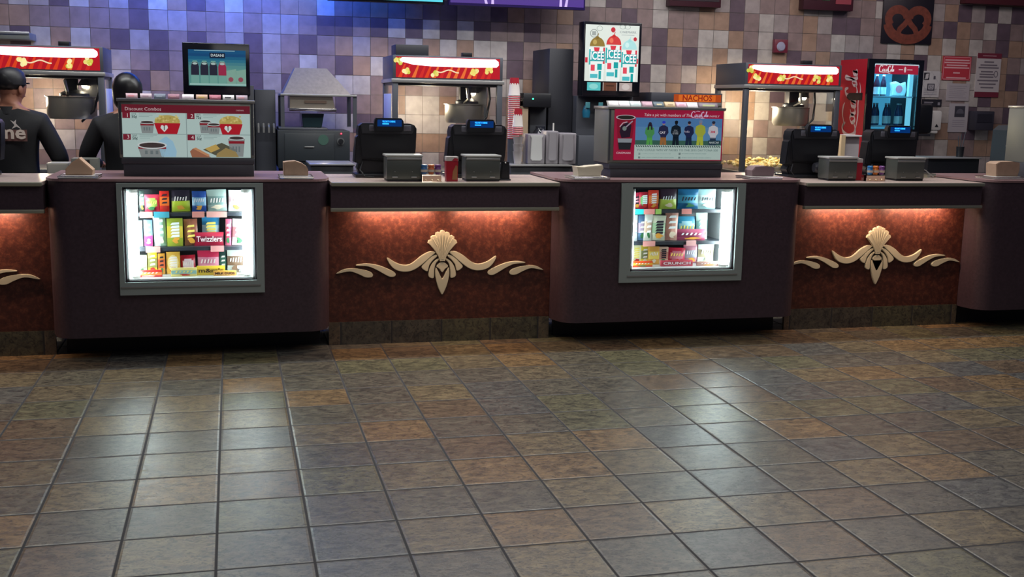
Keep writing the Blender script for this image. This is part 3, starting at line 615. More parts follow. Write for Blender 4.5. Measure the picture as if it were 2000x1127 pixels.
B = Art(YD-.006, (1200, 213), (1408, 314), (b0.x-.01, b0.z), (b1.x, b1.z-.006), .55)
B.rect(1200, 213, 1408, 314, '#a81c40', 0).rect(1240, 229, 1406, 283, '#5c8cb8', 1).rect(1240, 229, 1406, 247, '#5080b4', 2).rect(1240, 274, 1406, 283, '#3c6658', 2).rect(1239, 283, 1406, 312.5, '#b9cfc8', 1)
B.text('Take a pic with members of The', 1255, 223.5, 7.4, '#e0ccd4', align='LEFT', width=90, shear=.15)
P = B.P(1362, 221.5, 3); cola_script(B.mb, TM(P.x, P.y, P.z), pe('#d8c4e0', .6), 12*B.k, 33*B.k)
B.text('FAMILY', 1390, 224.5, 5, '#e0ccd4', width=20, shear=.2)
B.poly([(1204, 230), (1238, 230), (1232, 294), (1208, 294)], '#8a1830', 2).oval(1221, 229, 18.5, 5, '#c8bcc4', 3).oval(1221, 229, 16, 3.8, '#2c2a26', 4).poly([(1207, 271), (1234, 271), (1233, 279), (1208, 279)], '#9098a0', 3).poly([(1208, 279), (1233, 279), (1231, 293), (1210, 293)], '#26282e', 3)
B.poly([(1212, 246), (1224, 238), (1232, 244), (1230, 268), (1214, 270), (1210, 258)], '#2a1c2c', 3).oval(1219, 251, 4, 4.5, '#7c8c88', 4).line([(1222, 248), (1234, 236)], 2.4, '#a898a8', 4).line([(1210, 248), (1216, 240), (1224, 238)], 2, '#c8a8b4', 4)
B.text('CINEMARK', 1219, 300, 5.2, '#dcc0cc', width=28)
def driver(x, top, suit, legs, skin='#a08078', hair='#2a2230', long=False):
    h = 283-top; B.oval(x, top+h*.12, h*.055, h*.075, skin, 4); B.oval(x, top+h*.075, h*.066, h*.06, hair, 5)
    if long: B.poly([(x-4, top+5), (x+4, top+5), (x+5, top+16), (x+2, top+16), (x+1.5, top+9), (x-1.5, top+9), (x-2, top+16), (x-5, top+16)], hair, 5)
    B.poly([(x-h*.05, top+h*.2), (x+h*.05, top+h*.2), (x+h*.17, top+h*.27), (x+h*.2, top+h*.5), (x+h*.12, top+h*.62), (x+h*.1, top+h*.72), (x-h*.1, top+h*.72), (x-h*.12, top+h*.62), (x-h*.2, top+h*.5), (x-h*.17, top+h*.27)], suit, 3)
    B.poly([(x-h*.11, top+h*.68), (x+h*.11, top+h*.68), (x+h*.13, 283), (x+h*.015, 283), (x, top+h*.8), (x-h*.015, 283), (x-h*.13, 283)], legs, 3)
driver(1267, 237, '#4c9454', '#58a850', long=True); driver(1293, 234, '#282a4c', '#a06c3c', hair='#3040c8'); driver(1317, 233, '#14202c', '#14202c', '#1a1c24', '#12141a'); driver(1342, 234, '#20284c', '#1c2c44'); driver(1364, 231, '#a8b040', '#b0bc40', hair='#7888a8'); driver(1389, 233, '#c8c8d0', '#283850', hair='#282c40')
B.text('CAT', 1291, 258.5, 5.4, '#e0dce4', width=11, l=4, bold=.0004).text('YOU\nCOULD\nBE HERE', 1316, 257, 3, '#b8c0c8', l=4).text('FedEx', 1338, 256, 4.6, '#d0c8dc', width=10, l=4).text('3M', 1388, 256, 6, '#c04058', width=9, l=4, bold=.0004)
B.rect(1380, 273, 1403, 281, '#28404c', 4).text('NASCAR', 1391, 277.5, 5, '#d8e4e4', l=5, width=19, shear=.3)
for q in range(38): B.poly([(1241+q*4.3, 284), (1243.2+q*4.3, 284), (1245.2+q*4.3, 287.5), (1243+q*4.3, 287.5)], '#3c5450', 2)
B.text('YOU COULD WIN VIP PASSES TO THE 2015 DAYTONA 500', 1322, 293.5, 5.2, '#5c7474', width=156)
for x, y, w in ((1249, 301, 60), (1249, 308.5, 66), (1326, 300.5, 52), (1326, 308.5, 62)): B.rect(x-2, y-2, x+2, y+2, '#46545a').rect(x+4, y-.5, x+w, y+.5, '#7c9494')
B.build('screen', lbB)
lc = at(1972, 210, .95)
lbC = thing('menu_lightbox', 'grey side of a counter display box cut off by the right edge', 'menu display', (5.55, 1.0, ZP), 'backlit boxes standing on the counter pods')
MB().box(5.19, 5.9, .84, 1.12, ZP+.11, 1.60, M_GREYM, .004).build('housing', lbC); MB().box(5.18, 5.91, .83, 1.13, ZP, ZP+.11, M_GREY, .003).build('base', lbC)
MB().box(5.185, 5.905, .828, 1.13, 1.60, 1.616, M_STEEL, .002).build('top_rail', lbC)
for a_, b_ in ((-1.22, -.46), (1.87, 2.66)): area('packet_fill', ((a_+b_)/2, .795, 1.575), b_-a_, .4, (1, .97, 1), rot=(math.radians(150), 0, 0), sy_=.01)  # unseen fill lamps added to brighten the sample packets
# small candy samples standing on top of each box
def samples(px0, pxs, wpx, hpx, cols, Y, ztop, where, labs):
    for i, (x, c) in enumerate(zip(pxs, cols)):
        a = at(x, 195, Y).x; b = at(x+wpx, 195, Y).x; h = hpx
        m = ph(c[0], .4); MBx = MB().prism([(a, ztop), (b, ztop), (b-(.012 if px0 else 0), ztop+h), (a-(.012 if px0 else 0), ztop+h)], Y, Y+.03, m, bev=.002)
        o = MBx.build('sample_packet', org=((a+b)/2, Y, ztop))
        p = MB(); xc = (a+b)/2; p.box(xc-(b-a)*.3, xc+(b-a)*.22, Y-.0012, Y-.0002, ztop+h*.35, ztop+h*.6, ph(c[1])); p.build('print', o)
        tag(o, labs[i], 'candy packet', 'sample packets on top of the ' + where)
samples(0, [246, 274, 301, 328, 356, 383, 409, 435, 461], 22.5, .030, [('#c8a8b0', '#d88890'), ('#c0b0b8', '#a88c98'), ('#6c7888', '#98a4b0'), ('#9c7080', '#b88890'), ('#eee6ec', '#d8ccd4'), ('#c8a890', '#d0b060'), ('#b06878', '#d890a0'), ('#dcd8d8', '#343438'), ('#b0a0ac', '#c89098')], .83, 1.5505, 'combo menu box',
        ['pale pink sample packet, leftmost on the combo menu box', 'greyish pink sample packet, second from left on the combo menu box', 'slate grey sample packet on the combo menu box', 'dusky mauve sample packet left of the bright white one, combo menu box', 'bright white sample packet on the combo menu box', 'tan and yellow sample packet on the combo menu box', 'rose red sample packet on the combo menu box', 'white sample packet with black mark on the combo menu box', 'grey-lilac sample packet, rightmost on the combo menu box'])
samples(1, [1190, 1212, 1234, 1257, 1279, 1301, 1323, 1345], 19.5, .036, [('#f2f0ee', '#e4e2e0'), ('#f4f0f2', '#e6e2e4'), ('#d4e4e0', '#b8ccc8'), ('#b898a4', '#c8a8b0'), ('#5c6c74', '#c0b890'), ('#ccb48c', '#98805c'), ('#d8b4c0', '#c890a0'), ('#f6f2f2', '#e8e0e2')], .83, 1.5565, 'racing advertisement box',
        ['white sample packet, leftmost on the racing advertisement box', 'white sample packet, second from left on the racing advertisement box', 'pale mint sample packet on the racing advertisement box', 'mauve sample packet on the racing advertisement box', 'slate sample packet with cream print on the racing advertisement box', 'tan sample packet on the racing advertisement box', 'pale pink sample packet on the racing advertisement box', 'white sample packet right of the pale pink one on the racing advertisement box'])
a, b = at(1367, 203, .83).x, at(1404, 203, .83).x
o = MB().prism([(a, 1.5565), (b, 1.5565), (b-.01, 1.59), (a-.01, 1.59)], .83, .86, ph('#7c7078', .4), bev=.002).build('sample_packet', org=(a, .83, 1.5565)); MB().box(a+.02, b-.03, .8288, .8298, 1.566, 1.578, ph('#a0a878')).build('print', o)
tag(o, 'wide grey-brown sample packet, rightmost on the racing advertisement box', 'candy packet', 'sample packets on top of the racing advertisement box')
for x0, x1, c, l in ((5.20, 5.27, '#c02838', 'red sample packet on the box at the right edge'), (5.28, 5.34, '#d8d4d4', 'white sample packet on the box at the right edge')):
    o = MB().prism([(x0, 1.617), (x1, 1.617), (x1, 1.647), (x0, 1.647)], .86, .89, ph(c, .4), bev=.002).build('sample_packet', org=(x0, .86, 1.617)); tag(o, l, 'candy packet', 'sample packets on the box at the right edge')
# ---------------------------------------------------------------- cash registers
M_VFD = em('blue_display_text', (.02, .32, 1.0), 2.2); M_VFDB = em('blue_display_glass', (.0, .03, .16), .8)
def register(x, y, label, yaw=0):
    t = thing('cash_register', label, 'cash register', (0, 0, 0), 'cash registers on the counter')
    b = MB()   # rear casing of the terminal: broad rounded shell
    out = [(-.165, .12), (.19, .10), (.20, .19), (.205, .32), (.19, .343), (.165, .352), (-.15, .352), (-.172, .335), (-.18, .30)]
    b.prism(out, -.05, .10, M_BLK, bev=.012); b.prism([(-.205, .10), (-.19, .26), (-.165, .285), (-.15, .285), (-.15, .08)], -.035, .08, M_BLK, bev=.008)
    b.build('terminal_body', t)
    MB().prism([(-.155, .285), (.17, .285), (.18, .30), (.185, .345), (-.165, .345)], -.063, -.048, M_BLK2, bev=.004).build('top_cover', t)
    for s in (-1, 1):
        MB().box(-.11 if s < 0 else .115, -.045 if s < 0 else .165, -.068, -.06, .305, .343, mat('grey_gloss_plastic', C('#5c5c66'), .25), .003).build('vent_panel', t)
    h = MB().prism([(-.075, .30), (.10, .30), (.112, .34), (.108, .37), (.095, .388), (-.07, .388), (-.08, .37), (-.082, .33)], -.11, -.05, M_BLK, bev=.006).build('customer_display', t)
    s = MB().box(-.062, .096, -.1115, -.1095, .335, .378, M_VFDB)
    s.text('WELCOME TO CINEMARK', TM(.012, -.1122, .366), M_VFD, size=.016, width=.085, bold=.0004).box(-.03, .012, -.1122, -.1118, .348, .355, M_VFD); s.build('display_screen', h)
    MB().prism([(-.16, .0), (.09, .0), (.07, .04), (.02, .12), (-.16, .12), (-.185, .06)], -.02, .10, M_BLK, bev=.008).build('pedestal', t)
    MB().box(-.20, .16, -.07, .16, 0, .025, M_BLK, .008).build('base', t)
    MB().lathe([(.032, 0), (.04, .02), (.045, .06), (.04, .10)], (-.005, -.08, .078), mat('satin_black_plastic', C('#33343c'), .25), 16, axis='x').build('scanner', t)
    MB().tube([(-.15, -.04, .10), (-.17, -.06, .05), (-.14, -.07, .01), (-.08, -.08, .006)], .005, M_BLK).build('cable', t)
    t.location = (x, y, ZC); t['_o'] = [x, y, ZC]; t.rotation_euler = (0, 0, yaw); return t
rx = lambda px, Y: at(px, 300, Y).x
reg = register(rx(750, 1.05)+.005, 1.05, 'black cash register behind the napkin dispenser left of the three candy jars')
copy_thing(reg, (rx(932, 1.05)-.01, 1.06, ZC), 'black cash register behind the red carton in the middle of the counter')
copy_thing(reg, (rx(1585, 1.08)-.01, 1.08, ZC), 'black cash register in front of the right-hand popcorn machine', math.radians(-3))
copy_thing(reg, (rx(1738, 1.1)-.01, 1.10, ZC), 'black cash register in front of the lit drinks cooler', math.radians(-3))
copy_thing(reg, (rx(-64, 1.05), 1.05, ZC), 'black cash register cut off by the left edge, beside the person in a cap')
# ---------------------------------------------------------------- napkin dispensers
def dispenser(x, y, label):
    t = thing('napkin_dispenser', label, 'napkin dispenser', (0, 0, 0), 'steel napkin dispensers on the counter')
    body = mat('smoked_steel', C('#5b5f5b'), .35, metal=.45)
    MB().box(-.112, .112, -.065, .085, .012, .155, body, .006).build('body', t)
    MB().box(-.118, .118, -.072, .092, .155, .168, mat('bright_steel', C('#cfcfcb'), .3, metal=.4), .004).build('lid', t)
    MB().box(-.108, .108, -.060, .08, 0, .012, M_BLK, .002).build('foot', t)
    MB().box(-.11, .11, -.071, -.064, .135, .15, M_STEEL, .002).build('front_rim', t)
    for s in (-.06, .06): MB().box(s-.018, s+.018, -.074, -.064, .024, .031, M_STEEL, .002).build('latch', t)
    for s in (-.06, .05): MB().lathe([(.003, 0), (.003, .004)], (s, -.069, .062), M_STEEL, 8, axis='y').build('rivet', t)
    t.location = (x, y, ZC); t['_o'] = [x, y, ZC]; return t
dp = dispenser(rx(787, .72), .72, 'steel napkin dispenser left of the three candy jars')
copy_thing(dp, (rx(940, .74), .74, ZC), 'steel napkin dispenser right of the red carton with a tan picture')
copy_thing(dp, (rx(1639, .84), .84, ZC), 'steel napkin dispenser in front of the register by the right popcorn machine')
copy_thing(dp, (rx(1771, .84), .84, ZC), 'steel napkin dispenser in front of the register by the drinks cooler')
# ---------------------------------------------------------------- candy jars on clear stands
def jar(px, col, label, Y, s=1, lean=0):
    p = atz(px, 345, ZC+.052); x = at(px, 335, Y).x
    t = thing('candy_jar', label, 'candy jar', (x, Y, ZC+.0465), 'small coloured candy jars')
    MB().lathe([(.0, 0), (.014, 0), (.021, .015), (.021, .035), (.016, .046)], (x, Y, ZC+.0465), ph(col, .25), 16).build('jar', t)
    MB().lathe([(.02, .0), (.02, .012), (.016, .015), (0, .015)], (x, Y, ZC+.0925), ph(col, .3), 16).build('lid', t)
    MB().lathe([(.0216, .014), (.0218, .03)], (x, Y, ZC+.0465), ph('#c8b8a8', .3), 16, caps=False).build('label_band', t)
    if lean: t.rotation_euler = (0, lean, 0)
    return t
def stand(x0, x1, Y, label):
    t = thing('jar_stand', label, 'display stand', ((x0+x1)/2, Y, ZC), 'clear stands for the candy jars')
    MB().box(x0, x1, Y-.03, Y+.03, ZC+.042, ZC+.046, M_CLRP).build('top_plate', t)
    MB().box(x0, x0+.004, Y-.03, Y+.03, ZC, ZC+.042, M_CLRP).box(x1-.004, x1, Y-.03, Y+.03, ZC, ZC+.042, M_CLRP).build('side_plate', t)
    c = MB()
    c.box(x0+.006, x1-.006, Y-.034, Y-.031, ZC+.002, ZC+.04, ph('#d8b49c', .4)); c.build('card', t)
    for k in range(3): MB().ball((x0+(x1-x0)*(.2+.3*k), Y-.036, ZC+.012), .006, mat('foil_dot', C('#f8e8c0'), .15, metal=.6)).build('foil_dot', t)
stand(rx(822, .66), rx(862, .66), .66, 'clear jar stand left of the red carton in the middle of the counter')
jar(828, '#3a6aa0', 'blue candy jar, left on the middle clear stand', .66); jar(842, '#c8683c', 'orange candy jar on the middle clear stand', .66); jar(855, '#6c3c78', 'purple candy jar, right on the middle clear stand', .66)
stand(rx(1690, .76), rx(1728, .76), .76, 'clear jar stand between the two right-hand napkin dispensers')
jar(1699, '#2c78b8', 'bright blue candy jar on the right-hand clear stand', .76); jar(1710, '#d8762c', 'bright orange candy jar on the right-hand clear stand', .76); jar(1722, '#7c4a90', 'violet candy jar on the right-hand clear stand', .76)
def carton(x, Y, w, h, d, label, face=None):
    t = thing('red_carton', label, 'carton', (x, Y, ZC))
    MB().prism([(x-w*.47, ZC), (x+w*.47, ZC), (x+w/2, ZC+h*.82), (x-w/2, ZC+h*.82)], Y, Y+d, ph('#a01c2c', .35), bev=.002).build('body', t)
    MB().box(x-w/2, x+w/2, Y-.001, Y+d, ZC+h*.82, ZC+h, ph('#c4bcb8', .4), .001).build('white_rim', t)
    if face:
        p = MB().prism([(x, ZC+.012), (x+w*.42, ZC+.012), (x+w*.44, ZC+h*.62), (x+w*.3, ZC+h*.66), (x+w*.05, ZC+h*.4)], Y-.0015, Y-.0003, ph('#9a6844')); p.prism([(x-w*.05, ZC+h*.84), (x+w*.45, ZC+h*.8), (x+w*.47, ZC+h*.92), (x+w*.2, ZC+h*.95)], Y-.0025, Y-.0013, ph('#a82838')); p.build('picture', t)
    return t
carton(rx(883.5, .66), .66, .078, .158, .06, 'red carton with white rim and tan picture beside the middle jar stand', True)
carton(rx(1680, .80), .80, .055, .155, .05, 'plain red carton with white rim between the right-hand dispensers')
x = rx(986, .78); t = thing('card_reader', 'small black card reader right of the second napkin dispenser', 'card reader', (x, .78, ZC))
MB().box(x-.028, x+.03, .76, .80, .012, 0, M_BLK) .bm.free()
MB().prism([(x-.03, ZC+.01), (x+.032, ZC+.01), (x+.028, ZC+.12), (x-.022, ZC+.125)], .76, .80, M_BLK, bev=.006).build('body', t); MB().box(x-.035, x+.037, .75, .82, ZC, ZC+.01, M_BLK2, .003).build('foot', t); MB().ball((x, .757, ZC+.115), .006, M_STEEL).build('lock', t)
# ---------------------------------------------------------------- napkins in chrome trays, papers
def napkin_tray(px0, px1, Y, label, lab2, kind, col=None):
    a, b = at(px0, 348, Y).x, at(px1, 348, Y).x; xc = (a+b)/2; w = b-a
    t = thing('chrome_tray', label, 'tray', (xc, Y, ZP), 'chrome napkin trays on the pods')
    MB().box(a, b, Y-.10, Y+.12, ZP, ZP+.006, M_STEEL, .002).build('plate', t)
    MB().tube([(a, Y-.10, ZP+.012), (b, Y-.10, ZP+.012), (b, Y+.12, ZP+.012), (a, Y+.12, ZP+.012), (a, Y-.10, ZP+.012)], .004, mat('chrome', C('#e0e0e0'), .12, metal=1)).build('wire_rim', t)
    if kind:
        m = col or M_KRAFT; z = ZP+.0065; r = random.Random(int(px0)); n = thing('napkin_stack', lab2, 'napkins', (xc, Y, z), 'loose napkin stacks on the pods')
        if kind == 'arch': pts = [(-.45, 0), (.45, 0), (.46, .035), (.40, .055), (.22, .075), (-.02, .088), (-.30, .085), (-.46, .08)]
        elif kind == 'peak': pts = [(-.42, 0), (.42, 0), (.44, .03), (.20, .07), (.02, .10), (-.2, .075), (-.42, .035)]
        elif kind == 'bow': pts = [(-.40, 0), (.38, 0), (.40, .03), (.47, .05), (.44, .075), (.3, .07), (0, .066), (-.2, .06), (-.46, .062), (-.44, .05)]
        elif kind == 'tall': pts = [(-.4, 0), (.4, 0), (.46, .05), (.44, .10), (.2, .108), (-.3, .105), (-.44, .09)]
        else: pts = [(-.4, 0), (.4, 0), (.44, .03), (.42, .062), (.1, .07), (-.3, .066), (-.42, .04)]
        MB().prism([(xc+u*w*.8, z+.012+v) for u, v in pts], Y-.05, Y+.07, m, bev=.004).build('folded_sheets', n)
        MB().box(xc-w*.36, xc+w*.36, Y-.07, Y+.08, z, z+.012, mat('pale_liner', C('#b8b2ae'), .7), .003).build('flat_sheets', n)
napkin_tray(545, 610, .66, 'chrome tray right of the combo menu box', 'stack of brown napkins in an arched fold beside the combo menu box', 'arch')
napkin_tray(118, 195, .66, 'chrome tray left of the combo menu box', 'peaked brown and white napkins left of the combo menu box', 'peak', mat('peaked_napkin_paper', C('#c4a288'), .85))
napkin_tray(1113, 1182, .66, 'chrome tray left of the racing advertisement box', 'cream napkins folded like a bow left of the advertisement box', 'bow', M_NAPW)
napkin_tray(1452, 1515, .70, 'chrome tray right of the racing advertisement box', 'mauve-grey napkin stack right of the advertisement box', 'low', mat('mauve_napkin_paper', C('#8a7478'), .85))
napkin_tray(1925, 1990, .76, 'chrome tray near the right edge of the counter', 'tan napkin stack on the pod at the right edge', 'tall')
t = thing('flat_paper', 'cream sheet of paper lying at the left end of the right countertop', 'paper', (rx(1500, .95), .92, ZP))
a = atz(1500, 340, ZC+.003); MB().prism([(a.x-.01, a.y-.02), (a.x+.19, a.y-.14), (a.x+.22, a.y-.10), (a.x+.06, a.y+.05)], ZC+.001, ZC+.0035, mat('cream_paper', C('#d8ccb0'), .8), 'xy').build('sheet', t)
# wire rack of straws near the right pod
t = thing('wire_rack', 'chrome wire rack lying on the counter near the right edge', 'rack', (rx(1885, 1.2), 1.2, ZC))
X0, X1 = 4.34, 4.60
w = MB().box(X0, X1, 1.12, 1.30, ZC+.0, ZC+.03, M_CLRP); w.build('tray', t)
MB().tube([(X0+.1, 1.12, ZC+.004), (X0+.14, 1.16, ZC+.075), (X1-.06, 1.16, ZC+.05), (X1-.02, 1.12, ZC+.004)], .004, M_STEEL).build('wire_loop', t)
MB().tube([(X0+.05, 1.13, ZC+.03), (X0+.09, 1.2, ZC+.06), (X1-.08, 1.2, ZC+.04)], .003, M_STEEL).build('wire_loop', t)
# ---------------------------------------------------------------- back counter
YB = 2.72
bc = thing('back_counter', 'long steel-topped back counter along the tiled wall', 'counter', (1.5, 3.15, 0))
MB().box(-4, 9, YB-.02, YW-.006, .88, .91, M_STEEL, .004).build('top', bc); MB().box(-4, 9, YB+.02, YW-.01, 0, .88, ph('#5c5658')).build('cabinet', bc)
M_SIGNHOT = em('popcorn_sign_glare', (1.0, .80, .92), 3.2)
def popper(x0, x1, zt, label, kpx, seed, pile=True, lamp=3.0, sidebox=None, strip=-1):
    Y = 2.75; D = .62; zb = .912; sh = .155*1.02; z1 = zt-sh-.03
    t = thing('popcorn_machine', label, 'popcorn machine', ((x0+x1)/2, Y+D/2, zb), 'red-signed popcorn machines')
    MB().box(x0, x1, Y, Y+D, zb, 1.0, M_DSTEEL, .004).build('base_cabinet', t)
    MB().box(x0, x1, Y, Y+.02, z1-.035, z1, M_STEEL).bm.free()
    MB().box(x0, x1, Y, Y+D, z1, zt, M_DSTEEL, .004).build('header_box', t)
    MB().box(x0-.012, x1+.012, Y-.012, Y+D, z1-.03, z1, M_STEEL, .003).build('canopy_rail', t)
    for xx, yy in ((x0, Y), (x1-.045, Y), (x0, Y+D-.04), (x1-.045, Y+D-.04)): MB().box(xx, xx+.045, yy, yy+.04, 1.0, z1-.03, M_DSTEEL, .003).build('post', t)
    MB().box(x0+.046, x1-.046, Y+.012, Y+.016, 1.002, z1-.032, M_GLASS).build('front_glass', t)
    for xx in (x0+.012, x1-.016): MB().box(xx, xx+.004, Y+.042, Y+D-.042, 1.002, z1-.032, M_GLASS).build('side_glass', t)
    MB().box(x0+.01, x1-.01, Y+.03, Y+D-.01, z1-.05, z1-.031, ph('#23252c')).build('ceiling_plate', t)
    # lamp with warm bulb
    lp = MB().lathe([(.05, 0), (.035, .03), (.02, .05)], (x0+.58*(x1-x0)+.2, Y+.3, z1-.10), M_STEEL, 14).build('lamp', t)
    MB().ball((x0+.58*(x1-x0)+.2, Y+.3, z1-.10), .022, em('warm_bulb', (1, .85, .6), 18)).build('bulb', lp)
    pl = bpy.data.lights.new('popcorn_lamp', 'POINT'); pl.energy = lamp; pl.color = (1, .84, .58); pl.shadow_soft_size = .05
    po = bpy.data.objects.new('popcorn_lamp', pl); po.location = (x0+.35, Y+.44, z1-.22); COL.objects.link(po)
    if strip: MB().box(x0-.006 if strip < 0 else x1-.0, x0+.0 if strip < 0 else x1+.006, Y+.06, Y+.5, 1.35, z1-.12, mat('painted_side_reflection', C('#d8d8d4'), .35), .002).build('side_reflection', t)  # reflection on the side glass, put in as a white panel
    # kettle
    kc = at(kpx[0], kpx[1], Y+.3); r = kpx[2]; kt = kc.z; kd = kpx[3]
    k = MB().lathe([(0, -kd), (r*.9, -kd), (r, -kd+.03), (r, 0), (r*1.06, .003), (r*1.06, .008), (r*.97, .008), (r*.95, -.04), (0, -.04)], (kc.x, kc.y, kt), mat('kettle_steel', C('#9c9a94'), .36, metal=.75), 32).build('kettle', t)
    MB().lathe([(r*.6, 0), (r*.6, .02), (r*.25, .05), (0, .05)], (kc.x+.02, kc.y, kt+.01), M_DSTEEL, 20).build('lid', k)
    MB().box(kc.x-.045, kc.x+.05, kc.y-.04, kc.y+.04, kt+.02, z1-.05, M_BLK2, .006).build('drive_arm', t)
    MB().tube([(kc.x-.02, kc.y-.06, kt+.01), (kc.x-.005, kc.y-.19, kt+.05), (kc.x-.02, kc.y-.2, z1-.06)], .011, M_STEEL).build('stirring_rod', k)
    MB().tube([(kc.x+.2, kc.y-.05, z1-.05), (kc.x+.21, kc.y-.05, kt+.05), (kc.x+.17, kc.y-.1, kt-.1), (kc.x+.08, kc.y-.12, kt-kd-.02)], .009, M_BLK).build('power_cord', t)
    MB().box(kc.x+.07, kc.x+.2, kc.y+.05, kc.y+.1, z1-.22, z1-.05, M_STEEL, .003).build('bracket', t)
    if sidebox: MB().box(x0+sidebox[0], x0+sidebox[1], Y+.05, Y+.3, zt+.0005, zt+sidebox[2], M_BLK2, .004).build('motor_cover', t)
    MB().box(x0+.58, x0+.66, Y+.04, Y+.12, zt+.0005, zt+.035, M_BLK, .003).build('latch_box', t)
    # sign
    sx0, sx1 = x0+.025, x1-.025; A = Art(Y-.001, (0, 0), (100, 20), (sx0, zt-.012), (sx1, z1+.012), .8)
    A.rect(0, 0, 100, 20, '#b01422', 0)
    rr = random.Random(seed)
    for q in range(14): x = q*6.6+rr.uniform(0, 2); A.poly([(x, 20), (x+3.6, 20), (x+7.5, 7), (x+6, 7)], rr.choice(['#d8401c', '#c82824', '#e06a30']), 1)
    A.line([(38+i*2, 13.2+1.3*math.sin(i*.75)) for i in range(12)], 1.2, '#f0d8b0', 3)
    for cx, cyy in ((2.5, 5), (9.5, 12.5), (36, 14.5), (75, 14), (90, 12)):
        for q in range(7): A.oval(cx+rr.uniform(-3, 3), cyy+rr.uniform(-3, 3), 1.9, 2.1, rr.choice(['#e8d878', '#c8c84c', '#f4e8a8']), 4, n=9)
    sg = A.build('sign_panel', t)
    MB().prism([(sx0+.03, zt-.036), (sx0+.05, zt-.018), (sx1-.04, zt-.018), (sx1-.015, zt-.036), (sx1-.012, zt-.062), (sx1-.03, zt-.080), (sx0+.6, zt-.086), (sx0+.3, zt-.084), (sx0+.14, zt-.074), (sx0+.04, zt-.05)], Y-.012, Y-.0065, M_SIGNHOT, bev=.002).build('sign_glare', sg)  # overexposed top of the lit sign, added as a glowing shape
    if pile:
        p = MB(); rr = random.Random(seed+3); pm = [mat('popcorn_pale', C('#e8d8a0'), .8), mat('popcorn_gold', C('#c8a860'), .8)]
        for q in range(380):
            u, v = rr.random(), rr.random(); hh = pile*(.35+.65*math.sin(math.pi*(.15+.7*u)))*(.5+.5*v)
            p.ball((x0+.06+u*(x1-x0-.12), Y+.05+v*(D-.12), 1.008+hh*rr.uniform(.5, 1)), rr.uniform(.012, .02), rr.choice(pm), (1, 1, .8), 6)
        tag(p.build('popcorn', t), 'heap of yellow popcorn', None, kind='stuff')
    return t
YP = 2.75
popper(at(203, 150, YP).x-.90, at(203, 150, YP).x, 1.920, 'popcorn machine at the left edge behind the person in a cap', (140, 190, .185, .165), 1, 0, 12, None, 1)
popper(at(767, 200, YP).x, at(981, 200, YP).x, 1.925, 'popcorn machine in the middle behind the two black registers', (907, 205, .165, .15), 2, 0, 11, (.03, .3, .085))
popper(at(1453, 200, YP).x, at(1640, 200, YP).x, 1.945, 'popcorn machine on the right beside the red drinks cooler', (1545, 211, .165, .16), 3, .10, 22, None, 0)
# red striped popcorn tubs inside view of the right machine
for i, px in enumerate((1605, 1620)):
    p = at(px, 245, 3.45); o = MB().lathe([(.05, 0), (.07, .16), (.072, .165)], (p.x, 3.47, 1.30-.0), ph('#c8bcb8'), 16)
    o.bm.free()
# ---------------------------------------------------------------- water / soda fountain on the left
t = thing('drink_fountain', 'tall dark drink dispenser topped by a lit bottled water screen', 'drink dispenser', (-.6, 3.0, .91))
Y = 2.75; X0, X1, X2 = at(357, 140, Y).x, at(488, 140, Y).x, at(545, 250, Y).x
MB().box(X0+.05, X1+.03, Y+.1, Y+.6, .911, 1.66, M_GREY, .006).build('dispenser_body', t)
MB().box(X0, X1, Y, Y+.16, at(420, 186, Y).z, at(420, 84, Y).z, mat('glossy_black', C('#0c0e16'), .15), .006).build('screen_housing', t)
MB().box(X0+.15, X1, Y+.02, Y+.2, 1.60, at(420, 186, Y).z, M_BLK, .004).build('valve_head', t)
X2 = min(X2, at(543, 290, 2.78).x-.01); MB().box(X1+.035, X2, Y+.15, Y+.6, .911, 1.63, M_GREY, .006).build('side_tower', t)
for k in range(4): MB().tube([(X1+.06+k*.04, Y+.13, 1.36), (X1+.06+k*.04, Y+.09, 1.33), (X1+.06+k*.04, Y+.09, 1.29)], .008, M_STEEL).build('tap', t)
q0, q1 = at(367, 96, Y), at(481, 169, Y)
A = Art(Y-.001, (366, 95), (482, 170), (q0.x, q0.z), (q1.x, q1.z), .42)
A.rect(366, 95, 482, 170, '#0f5a8c', 0)
for k, c in enumerate(('#0d5084', '#1a6890', '#2f7c98', '#4a8c98', '#5c9a9a', '#62a09a')): A.rect(366, 103+k*6, 482, 170, c, 1+k*.15)
A.rect(409, 101, 440, 112, '#0a1c38', 3).text('DASANI', 424.5, 106.5, 7.5, '#dcecf0', l=4, width=26, bold=.0004)
for k, x in enumerate((379, 398, 416, 434)):
    A.poly([(x-8, 166), (x-8, 132), (x-6, 122), (x-4, 118), (x+4, 118), (x+6, 122), (x+8, 132), (x+8, 166)], '#7cb4a8', 2).poly([(x-8, 148), (x-8, 130), (x-5, 121), (x+5, 121), (x+8, 130), (x+8, 148)], '#28283c' if k < 3 else '#a82c50', 3).oval(x, 124, 5, 2.4, '#bcd4d0', 4)
for x, y in ((452, 146), (472, 148)): A.poly([(x-9, 166), (x-11, 138), (x+10, 134), (x+10, 166)], '#8cb8a8', 2).oval(x-1, 156, 5, 5, '#a05060', 3)
A.rect(368, 165, 482, 169, '#a8d4cc', 4).rect(378, 96, 460, 97.3, '#a8d4e0', 3); A.build('lit_screen', t)
